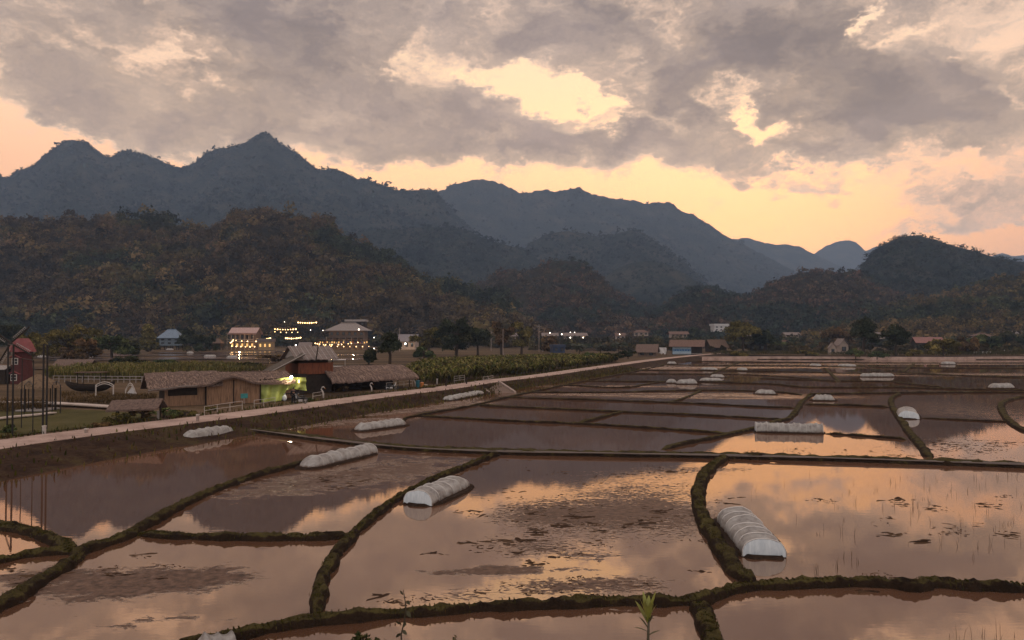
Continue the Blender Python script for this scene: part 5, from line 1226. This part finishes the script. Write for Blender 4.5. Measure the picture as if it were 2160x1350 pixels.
def bare_tree():
    p = AT(545, 800, 95); p.z = ZL; t = thing('bare_tree', p, 0, 'leafless dark tree rising behind the long thatched roof', 'tree'); k = 95/FPX; m = MB()
    def br(a, d, L, r, lv):
        pts = [a]; q = a
        for i in range(4): d = (d+Vector((nz1()*.2, nz1()*.2, .06))).normalized(); q = q+d*L/4; pts.append(q)
        m.tube(pts, [r*(1-.17*i) for i in range(5)], 5 if lv else 7)
        if lv < 4:
            for _ in range(3 if lv < 2 else 2): j = random.randint(2, 4); br(pts[j], (d+Vector((nz1(), nz1(), random.random()*.6))*.85).normalized(), L*.62, r*.5, lv+1)
    br(Vector((0, 0, -.2)), Vector((-.1, 0, 1)), 2.8, .16, 0); m.build('trunk', DARKW, t)
bare_tree()
# ---------------------------------------------------------------- banana plot, tall grass, reeds, stubble
def blade_field(name, P, hmin, hmax, nleaf, pal, wide, droop):
    V = []; Cc = []; P = np.array(P); n = len(P)*nleaf
    b = np.repeat(P, nleaf, 0); h = RNG.uniform(hmin, hmax, len(P)).repeat(nleaf)*RNG.uniform(.7, 1.1, n); a = RNG.uniform(0, 6.283, n); ln = RNG.uniform(.25, .9, n)*droop
    d = np.stack([np.cos(a), np.sin(a), 0*a], 1); s = np.stack([-np.sin(a), np.cos(a), 0*a], 1); up = np.array([0, 0, 1.]); H = h[:, None]; w = (wide*h*RNG.uniform(.7, 1.3, n))[:, None]; ln = ln[:, None]*H
    z0 = RNG.uniform(0, .45, n)[:, None]*H
    p0 = b+up*z0; p1 = p0+d*ln*.35+up*(H-z0)*.65; p2 = p0+d*ln*.75+up*(H-z0)*.95; p3 = p0+d*ln*1.1+up*(H-z0)*(1.0-.45*np.minimum(1, ln/H))
    V = np.stack([p0-s*w*.25, p0+s*w*.25, p1+s*w, p1-s*w, p2+s*w*.8, p2-s*w*.8, p3+s*w*.1, p3-s*w*.1], 1).reshape(-1, 3)
    q = np.arange(n)[:, None]*8; F = np.concatenate([q+np.array([[0, 1, 2, 3]]), q+np.array([[3, 2, 4, 5]]), q+np.array([[5, 4, 6, 7]])])
    pal = np.array(pal); cl = pal[RNG.integers(0, len(pal), n)]*RNG.uniform(.6, 1.4, (n, 1))*(.5+1.0*fbm(b[:, 0]*.12, b[:, 1]*.12, 3, 5)[:, None])
    return tag(np_mesh(name, V, F, LEAF, col=np.repeat(cl, 8, 0)), kind='stuff')
def inpoly(x, y, Q):
    c = False; j = len(Q)-1
    for i in range(len(Q)):
        if (Q[i][1] > y) != (Q[j][1] > y) and x < (Q[j][0]-Q[i][0])*(y-Q[i][1])/(Q[j][1]-Q[i][1])+Q[i][0]: c = not c
        j = i
    return c
def scatter(Q, n, z=ZL):
    W_ = [G(x, y, z) for x, y in Q]; Qw = [(p.x, p.y) for p in W_]; xs, ys = zip(*Qw); out = []
    while len(out) < n:
        x, y = random.uniform(min(xs), max(xs)), random.uniform(min(ys), max(ys))
        if inpoly(x, y, Qw) and vnoise(np.array([x*.16]), np.array([y*.16]), 6)[0] > random.uniform(.05, .45): out.append((x, y, z))
    return out
blade_field('banana_crop', scatter([(880,813),(960,806),(1045,796.5),(1140,786),(1250,771),(1300,764),(1290,758),(1180,760),(1040,763),(900,772),(862,790)], 2600), 1.1, 2.2, 10, [(.085,.085,.024),(.12,.105,.034),(.050,.055,.018),(.16,.13,.052),(.065,.05,.024)], .085, 1.15)
blade_field('tall_grass', scatter([(95,800),(300,806),(460,800),(560,800),(560,784),(430,778),(110,786)], 5200), 1.0, 2.0, 5, [(.12,.105,.035),(.15,.12,.05),(.085,.085,.028)], .04, .35)
blade_field('tall_grass', scatter([(130,850),(330,858),(330,838),(130,832)], 1500)+scatter([(0,872),(100,868),(100,850),(0,848)], 700), .25, .6, 6, [(.12,.080,.040),(.09,.06,.03)], .05, .5)
blade_field('tall_grass', scatter([(1500,749.5),(2160,751),(2160,743),(1520,744)], 3800), .5, 1.3, 5, [(.060,.054,.022),(.045,.045,.018),(.075,.058,.026)], .06, .5)
def patch(name, Q, z, mat):
    P = [G(x, y, z) for x, y in Q]; o = MB().add(P, [tuple(range(len(P)))]).build(name, mat); return tag(o, kind='structure')
LAWN = ground_mat('lawn', (.045,.038,.012), (.065,.056,.018), (.085,.066,.030), .3, 3)
patch('lawn', [(-200,945),(-60,930),(0,921),(60,915),(160,903),(240,894),(330,880),(300,872),(220,866),(120,862),(0,858),(-200,856)], ZL+.10, LAWN)
PADM = new_mat('far_paddy_water'); bsdf(PADM[1], PADM[2], (.17,.11,.09), .12, .9); PADM = PADM[0]
for Q in ([(100,757),(470,752),(560,754),(470,757),(120,761)], [(60,749),(420,746),(560,748),(420,750),(80,752)], [(330,743),(600,741),(660,743),(430,745)], [(640,748),(780,747),(790,749),(650,751)], [(680,757),(790,755),(800,758),(690,760)], [(60,776),(130,774),(130,777),(70,779)], [(620,740),(700,739),(700,741),(630,742)],
          [(1310,724),(1470,722),(1480,725),(1330,728)], [(1240,731),(1340,730),(1330,734),(1240,735)], [(1630,727),(1740,726),(1745,730),(1640,732)], [(1640,735),(1740,734),(1740,737),(1640,739)], [(1850,738),(1880,737),(1880,741),(1850,742)], [(2010,742),(2170,741),(2170,745),(2020,746)], [(2100,733),(2170,732),(2170,735),(2100,736)], [(1440,716),(1500,716),(1500,718),(1440,719)], [(1520,727),(1560,726),(1560,729),(1520,730)]):
    patch('paddy_water', Q, ZL+.16, PADM)
for i in range(26):
    x = random.uniform(40, 640); y = random.uniform(741, 768); w = random.uniform(40, 130); h = random.uniform(.7, 1.5)
    patch('paddy_water', [(x, y), (x+w, y-random.random()), (x+w+8, y+h), (x+6, y+h)], ZL+.168+.004*i, PADM)
for i in range(22):
    x = random.uniform(1200, 2120); y = random.uniform(722, 741); w = random.uniform(30, 90); h = random.uniform(.6, 1.3)
    patch('paddy_water', [(x, y), (x+w, y-random.random()), (x+w+8, y+h), (x+6, y+h)], ZL+.168+.004*i, PADM)
def reeds():
    out = []
    for (px, py, sx, sy, n) in [(1990,1080,260,75,48),(2080,1130,110,60,22),(1690,1080,130,60,10),(1750,1190,120,40,12),(1640,1000,120,30,6),(2040,1010,200,40,22),(860,1290,60,10,0),(1850,1050,200,50,18),(2060,1348,110,10,10)]:
        for _ in range(n):
            x, y = random.gauss(px, sx*.5), random.gauss(py, sy*.5)
            if y < 985 or (1225 < y < 1262) or (1480 < x < 1670 and y > 1060): continue
            c = G(x, y)
            for _ in range(random.choice((1, 1, 2, 3))): out.append((c.x+.06*nz1(), c.y+.06*nz1(), -.02))
    return out
def stalks(name, P, hmin, hmax, w, pal):
    P = np.array(P); n = len(P); h = RNG.uniform(hmin, hmax, n)*RNG.choice([.5, 1, 1.4], n); a = RNG.uniform(0, 6.28, n); d = np.stack([np.cos(a), np.sin(a), 0*a], 1)*(h*RNG.uniform(0, .35, n))[:, None]; up = np.stack([0*h, 0*h, h], 1)
    s = np.array([w, 0, 0]); s2 = np.array([0, w, 0]); m = P+d*.3+up*.6; tp = P+d+up
    V = np.stack([P-s, P+s, m+s*.8, m-s*.8, tp, tp, P-s2, P+s2, m+s2*.8, m-s2*.8], 1)
    V[:, 5] = tp+s*.2; V = V.reshape(-1, 3); q = np.arange(n)[:, None]*10
    F = np.concatenate([q+np.array([[0, 1, 2, 3]]), q+np.array([[3, 2, 5, 4]]), q+np.array([[6, 7, 8, 9]]), q+np.array([[9, 8, 5, 4]])])
    pal = np.array(pal); return tag(np_mesh(name, V, F, LEAF, col=np.repeat(pal[RNG.integers(0, len(pal), n)], 10, 0)), kind='stuff')
stalks('reeds', reeds(), .14, .40, .0055, [(.045,.028,.016),(.035,.026,.012),(.06,.036,.02)])
def scraps():
    V = []; F = []; Cc = []
    L = [(1300,1090,300,90,42),(1140,1085,180,45,16),(1080,1160,220,40,16),(1200,1240,200,20,12),(900,1265,140,14,7),(1300,1000,200,25,12),(1960,1110,240,60,13),(2080,1090,120,60,8),(1735,1055,22,5,4),(1888,1054,14,2,2),(2050,940,120,26,40),(1990,950,130,16,18),(1660,952,110,5,7),(330,1215,160,30,6),(60,1210,60,14,6),(700,1010,110,34,14),(1850,1200,60,40,3),(1820,1250,40,3,2),(1480,1210,30,12,2)]
    for px, py, sx, sy, nc in L:
        for _ in range(nc):
            x0, y0 = random.gauss(px, sx*.5), random.gauss(py, sy*.5); big = random.lognormvariate(0, .55)
            for _ in range(random.randint(2, 13)):
                x, y = random.gauss(x0, 14), random.gauss(y0, 2.6)
                if y < 925: continue
                c = G(x, y); r = min(.16, random.lognormvariate(-3.1, .5)*big); el = random.uniform(1, 3.6); a = random.gauss(0, .5); b = len(V); hh = random.uniform(.006, .03)
                k = 8; V.append((c.x, c.y, hh))
                for i in range(k):
                    q = 2*math.pi*i/k; rr = r*random.uniform(.45, 1.35); xx, yy = rr*el*math.cos(q), rr*math.sin(q)
                    V.append((c.x+xx*math.cos(a)-yy*math.sin(a), c.y+xx*math.sin(a)+yy*math.cos(a), -.004))
                F += [(b, b+1+i, b+1+(i+1) % k) for i in range(k)]; cl = random.choice([(.055,.033,.022),(.080,.048,.030),(.040,.025,.017),(.10,.062,.040)]); Cc += [cl]*(k+1)
    return tag(np_mesh('floating_straw', V, F, LEAF, col=np.array(Cc)), kind='stuff')
scraps()
# ---------------------------------------------------------------- plants close to the viewer
def near_pt(px, py, Y): return AT(px, py, Y)
def young_palm():
    p = near_pt(1367, 1380, 9.0); k = 9.0/FPX; t = thing('sapling', p, 0, 'slim yellow green sapling with upright pointed leaves at the bottom of the view', 'plant')
    MB().tube([(0, 0, -.6), (0, 0, 30*k), (.01, 0, 75*k)], [.022, .018, .012], 7).build('stem', plain('sapling_stem', (.06,.05,.03), .7), t, smooth=True)
    GL = plain('sapling_leaf', (.17,.17,.028), .5, .35, 12, .4)
    def leaf(a, el, L, w, z0, mat, nm='leaf'):
        V = []; n = 7; s = Vector((-math.sin(a), math.cos(a), 0))
        for i in range(n+1):
            u = i/n; q = Vector((math.cos(a)*L*u*math.cos(el), math.sin(a)*L*u*math.cos(el), z0+L*(math.sin(el)*u-.16*u*u))); ww = w*math.sin(math.pi*min(.97, u*.86+.12))
            V += [q-s*ww+Vector((0, 0, ww*.35)), q, q+s*ww+Vector((0, 0, ww*.35))]
        m = MB(); m.add(V, [(j*3+c, j*3+c+1, j*3+c+4, j*3+c+3) for j in range(n) for c in range(2)]); m.build(nm, mat, t, smooth=True)
    for i in range(12): leaf(i*2.4, random.uniform(1.0, 1.45), random.uniform(45, 74)*k, 5.5*k, (62+i*1.5)*k, GL)
    for i, (a, el) in enumerate(((0, .55), (3.1, .45), (2.6, .9), (.4, 1.0), (5, .6))): leaf(a, el, random.uniform(24, 38)*k, 3.6*k, (38+8*i)*k, plain('old_leaf', (.075,.065,.028), .7))
young_palm()
def vine():
    p = near_pt(850, 1400, 8.0); k = 8.0/FPX; t = thing('weed_stalk', p, 0, 'thin withered weed stalk with few hanging leaves in front of the water', 'plant')
    P = [Vector(((x-850)*k, 0, (1400-y)*k)) for x, y in ((850,1420),(846,1340),(853,1310),(856,1280),(852,1258),(850,1246))]
    MB().tube(P, [.010, .009, .008, .007, .005, .003], 6).build('stem', plain('weed_stem', (.05,.036,.022), .8), t, smooth=True)
    m = plain('weed_leaf', (.045,.040,.018), .7)
    for x, y, a, L in ((845,1336,-2.3,16),(848,1330,-.7,14),(855,1312,-1.9,13),(857,1290,-.9,16),(852,1285,-2.4,13),(856,1270,-.8,12),(850,1258,2.2,12),(846,1318,2.7,14),(854,1300,.6,9)):
        o = Vector(((x-850)*k, 0, (1400-y)*k)); d = Vector((math.cos(a), .3*nz1(), math.sin(a)))*L*k; n = Vector((-math.sin(a), .6, math.cos(a)))*L*k*.24
        MB().add([o, o+d*.35+n, o+d*.75+n*.7, o+d, o+d*.75-n*.7, o+d*.35-n], [(0, 1, 2, 3), (0, 3, 4, 5)]).build('leaf', m, t)
vine()
def weeds(px, py, w, h, Y, label, n):
    p = near_pt(px, py+30, Y); k = Y/FPX; t = thing('bush', p, 0, label, 'bush'); m = MB()
    cen = []; 
    for i in range(n):
        x = random.gauss(0, w*.28)*k; top = (30+h*math.exp(-(x/k/(w*.42))**2)*random.uniform(.6, 1.05))*k; y = random.uniform(-.25, .25)
        m.tube([(x*.6, y, -.4), (x, y, top)], [.010, .004], 5)
        for z in np.linspace(.2, 1, 4): cen.append((x, y, top*z))
    m.build('stems', plain('weed_stem', (.05,.036,.022), .8), t)
    cen = np.array(cen); col = np.array([(.028,.036,.014),(.040,.044,.016),(.055,.050,.020)])[RNG.integers(0, 3, len(cen))]
    V, F, Cc = leafcloud(cen, np.full((len(cen), 3), 7*k), 9, 4.2*k, col, .4, .5, .3); np_mesh('foliage', V, F, leaf_mat('foliage'), t, col=Cc)
weeds(748, 1375, 90, 20, 8.0, 'dark leafy bush top poking into the bottom of the view', 60)
weeds(955, 1384, 30, 16, 7.5, 'small leafy sprig at the bottom edge right of the bush', 7)
weeds(40, 915, 1, 1, 60, 'sparse weeds beside the black poles', 1) if False else None
# ---------------------------------------------------------------- person and motorbikes
def skin_mesh(name, V, E, Rr, mat, parent, sub_=1, root=0):
    import bmesh
    bm = bmesh.new(); lay = bm.verts.layers.skin.verify(); vs = []
    for i, (p, r) in enumerate(zip(V, Rr)):
        v = bm.verts.new(p); v[lay].radius = (r, r); v[lay].use_root = (i == root); vs.append(v)
    for a, b in E: bm.edges.new((vs[a], vs[b]))
    me = bpy.data.meshes.new(name+'_cage'); bm.to_mesh(me); bm.free(); o = bpy.data.objects.new(name+'_cage', me); C.objects.link(o)
    o.modifiers.new('s', 'SKIN').use_smooth_shade = True; s = o.modifiers.new('u', 'SUBSURF'); s.levels = sub_; s.render_levels = sub_
    dg = bpy.context.evaluated_depsgraph_get(); nm = bpy.data.meshes.new_from_object(o.evaluated_get(dg)); nm.name = name
    bpy.data.objects.remove(o); nm.materials.clear(); nm.materials.append(mat); q = bpy.data.objects.new(name, nm); C.objects.link(q); q.parent = parent; return q
def person():
    p = G(619, 853, ZR); t = thing('person', p, R(12), 'person in dark clothes standing by the motorbike with one arm reaching to its handlebar', 'person')
    SKIN = plain('skin', (.22,.12,.08), .6, .1); CLO = plain('dark_cloth', (.012,.010,.013), .9, .3, 8); TRO = plain('dark_trousers', (.010,.009,.010), .9, .3, 8)
    V = [(0,0,.93),(0,.01,1.12),(0,.02,1.32),(0,.02,1.42),(0,0,1.48),(0,-.01,1.56),(0,-.01,1.66),
         (.19,.01,1.37),(.30,-.02,1.14),(.44,-.12,1.00),(.50,-.15,.97),(-.19,.01,1.37),(-.25,.02,1.10),(-.24,-.04,.86),(-.24,-.06,.78),
         (.10,0,.88),(.13,-.02,.50),(.15,.03,.08),(.16,-.12,.03),(-.10,0,.88),(-.13,-.01,.50),(-.15,.04,.08),(-.17,-.11,.03)]
    Rr = [.13,.125,.14,.09,.05,.085,.075,.065,.05,.038,.03,.065,.05,.038,.03,.09,.06,.042,.032,.09,.06,.042,.032]
    E = [(0,1),(1,2),(2,3),(3,4),(4,5),(5,6),(3,7),(7,8),(8,9),(9,10),(3,11),(11,12),(12,13),(13,14),(0,15),(15,16),(16,17),(17,18),(0,19),(19,20),(20,21),(21,22)]
    for wi, d in ((10, Vector((.085, -.03, -.012))), (14, Vector((0, -.02, -.085)))):
        b = Vector(V[wi]); sp = Vector((0, 1, 0)) if wi == 10 else Vector((0, 1, .0))
        for f, (o, L) in enumerate(((-.03, .9), (-.01, 1.05), (.01, 1.0), (.03, .8))):
            i = len(V); V += [tuple(b+d*.6+sp*o), tuple(b+d*(.6+.6*L)+sp*o+Vector((-.01, 0, -.012)))]; Rr += [.010, .008]; E += [(wi, i), (i, i+1)]
        i = len(V); V.append(tuple(b+d*.45+sp*-.055)); Rr.append(.010); E.append((wi, i))
    skin_mesh('body', V, E, Rr, SKIN, t)
    ix = [1,2,3,7,8,9,11,12,13]; mp = {a: i for i, a in enumerate([0]+ix)}; e2 = [(mp[a], mp[b]) for a, b in E[:24] if a in mp and b in mp]
    skin_mesh('jacket', [V[a] for a in [0]+ix], e2, [Rr[a]*1.22+.012 for a in [0]+ix], CLO, t)
    ix = [0,15,16,17,19,20,21]; mp = {a: i for i, a in enumerate(ix)}; e2 = [(mp[a], mp[b]) for a, b in E[:24] if a in mp and b in mp]
    skin_mesh('trousers', [V[a] for a in ix], e2, [Rr[a]*1.2+.012 for a in ix], TRO, t)
    MB().ball((0, .015, 1.645), .105, 10, 8, (.95, 1.05, .95)).build('hair', plain('black_hair', (.008,.007,.007), .6), t, smooth=True)
    for s in (-1, 1): MB().ball((s*.16, -.07, .045), .06, 8, 6, (.8, 2.1, .75)).build('shoe', plain('shoe', (.02,.018,.018), .7), t, smooth=True)
person()
def motorbike(px, py, rz, label):
    p = G(px, py, ZR if px < 640 else ZL); t = thing('motorbike', p, R(rz), label, 'motorbike', 'motorbikes'); BL = plain('bike_black', (.012,.012,.014), .3, .2, 2, .5); CH = plain('chrome', (.5,.5,.5), .2, .1, 2, .5, .9); SV = plain('bike_silver', (.45,.42,.40), .35, .1, 2, .5)
    for x in (-.62, .62):
        w = MB(); V = []; n, k = 18, 6
        for i in range(n):
            a = 2*math.pi*i/n
            for j in range(k): b = 2*math.pi*j/k; r = .26+.04*math.cos(b); V.append((x+r*math.cos(a), .04*math.sin(b), .30+r*math.sin(a)))
        w.add(V, [(i*k+j, i*k+(j+1) % k, ((i+1) % n)*k+(j+1) % k, ((i+1) % n)*k+j) for i in range(n) for j in range(k)]); wo = w.build('wheel', BL, t, smooth=True)
        r = MB()
        for i in range(6): a = math.pi*i/3; r.bar((x, 0, .3), (x+.24*math.cos(a), 0, .3+.24*math.sin(a)), .012, 4)
        r.build('spokes', CH, wo); m = MB(); m.tube([(x+.33*math.cos(a), 0, .30+.33*math.sin(a)) for a in np.linspace(.4, 2.6, 8)], .05, 6, flat=.25); m.build('mudguard', BL, t)
    MB().tube([(-.62, 0, .55), (-.35, 0, .60), (0, 0, .48), (.25, 0, .55), (.42, 0, .85)], [.07, .12, .13, .12, .07], 8).build('body_shell', BL, t, smooth=True)
    MB().tube([(-.70, 0, .80), (-.4, 0, .79), (.02, 0, .76)], [.07, .12, .10], 8, flat=.5).build('seat', plain('seat_vinyl', (.02,.018,.018), .6), t, smooth=True)
    MB().bar((.62, .07, .3), (.45, .05, .95), .025).build('fork', CH, t); MB().bar((.62, -.07, .3), (.45, -.05, .95), .025).build('fork', CH, t)
    MB().tube([(.36, -.34, 1.0), (.44, -.12, .97), (.44, .12, .97), (.36, .34, 1.0)], .018, 6).build('handlebar', CH, t)
    MB().ball((.54, 0, .90), .085, 8, 6).build('headlight', SV, t, smooth=True); MB().poly([(.40, -.12, .50), (.58, -.12, .88), (.48, -.12, .90), (.30, -.12, .55)], (0, .24, 0)).build('leg_shield', SV, t)
    MB().tube([(.0, -.14, .25), (-.4, -.17, .30), (-.75, -.17, .38)], [.03, .045, .05], 7).build('exhaust', CH, t, smooth=True); MB().box((-.05, 0, .32), (.34, .22, .24)).build('engine', SV, t)
    for s in (-1, 1): MB().bar((.38, s*.28, 1.0), (.34, s*.36, 1.22), .01, 4).build('mirror_stalk', BL, t); MB().box((.34, s*.38, 1.24), (.03, .13, .08)).build('mirror', BL, t)
    MB().bar((-.1, .14, .25), (-.05, .32, 0), .015, 4).build('side_stand', BL, t)
motorbike(633, 851, 160, 'black motorbike parked on the road beside the person')
motorbike(826, 823, 20, 'dark motorbike parked before the railing of the thatched shelter')

def terrace_bar(x0, x1, py, Y, label):
    a, b = AT(x0, py, Y), AT(x1, py, Y); o = ((a+b)/2); t = thing('terrace_bar', (o.x, o.y+2, ZL), 0, label, 'terrace', 'terraces on the hillside'); w = (b-a).length; h = o.z-ZL
    MB().box((0, 0, h+.35), (w*1.1, 4.2, .2)).build('roof', THATCHD, t); MB().box((0, 0, h-2.9), (w*1.1, 4, .2)).build('deck', DARKW, t)
    for x in (-.5, -.17, .17, .5):
        for y in (-1.8, 1.8): MB().bar((x*w, y, -2), (x*w, y, h+.3), .12, 5).build('post', DARKW, t)
    MB().bar((-w*.55, -1.9, h-2), (w*.55, -1.9, h-2), .08, 5).build('rail', DARKW, t)
terrace_bar(580, 624, 692, 431, 'open hillside terrace under the long warm string of lights')
terrace_bar(629, 667, 678, 451, 'highest open hillside terrace, under the top string of lights')
terrace_bar(603, 634, 711, 411, 'lowest open hillside terrace behind the plank roof ridge')
def glowlight(px, py, Y, e, owner, col=(1, .62, .28)):
    p = AT(px, py, Y); l = bpy.data.lights.new('lantern_light', 'POINT'); l.energy = e; l.color = col; l.shadow_soft_size = .3; o = bpy.data.objects.new('lantern_light', l); C.objects.link(o); o.location = p
for x, y, Y, e in ((505,727,376,900),(548,727,376,1200),(700,724,374,1200),(745,724,374,1200),(648,682,446,700),(602,697,426,700),(855,727,376,900),(1195,708,440,900)): glowlight(x, y, Y, e, None)

for a in [(1090,716,30,13,'low tin roofed shed behind the bamboo clumps left of the village lamps',0,.6,EARTHW,TIN,'x',1,3),(1430,712,40,13,'long brown roofed far house behind the blue stall',4,.5,EARTHW,REDTILE,'x',1,4),(1352,708,34,12,'far brown tiled house above the thatched roadside hut',-6,.6,EARTHW,REDTILE,'hip',1,3),(1585,708,30,12,'far tin roofed house right of the square white house',0,.6,EARTHW,TIN,'x',1,3),(1668,712,34,11,'low far shed between the left white lamp and the slender blue house',4,.5,EARTHW,TIN,'x',1,3),(1742,712,34,12,'far brown house below the right white lamp',0,.6,plain('brown_wall',(.12,.08,.06),.9),REDTILE,'x',1,3),(1855,714,36,13,'dull tin roofed house seen between the two dark trees',5,.6,EARTHW,TIN,'x',1,3),(2070,716,36,13,'dull red roofed house among bushes left of the brick red house',-5,.6,EARTHW,REDTILE,'hip',1,3),(2140,712,40,14,'grey roofed house cut by the right edge of the view',0,.6,plain('grey_wall',(.2,.19,.19),.9),GREYP,'x',1,3),(645,738,26,16,'small dark tin shed between restaurant annex and market terrace',0,.7,EARTHW,TIN,'x',1,2),(255,742,34,18,'grey thatched shed among trees left of the cone shaped tree',0,.7,DARKW,THATCH,'x',1,2)]:
    house(*a, Y={1090:470,1430:520,1352:540,1585:560,1668:540,1742:545,1855:480,2070:470,2140:500}.get(a[0]))
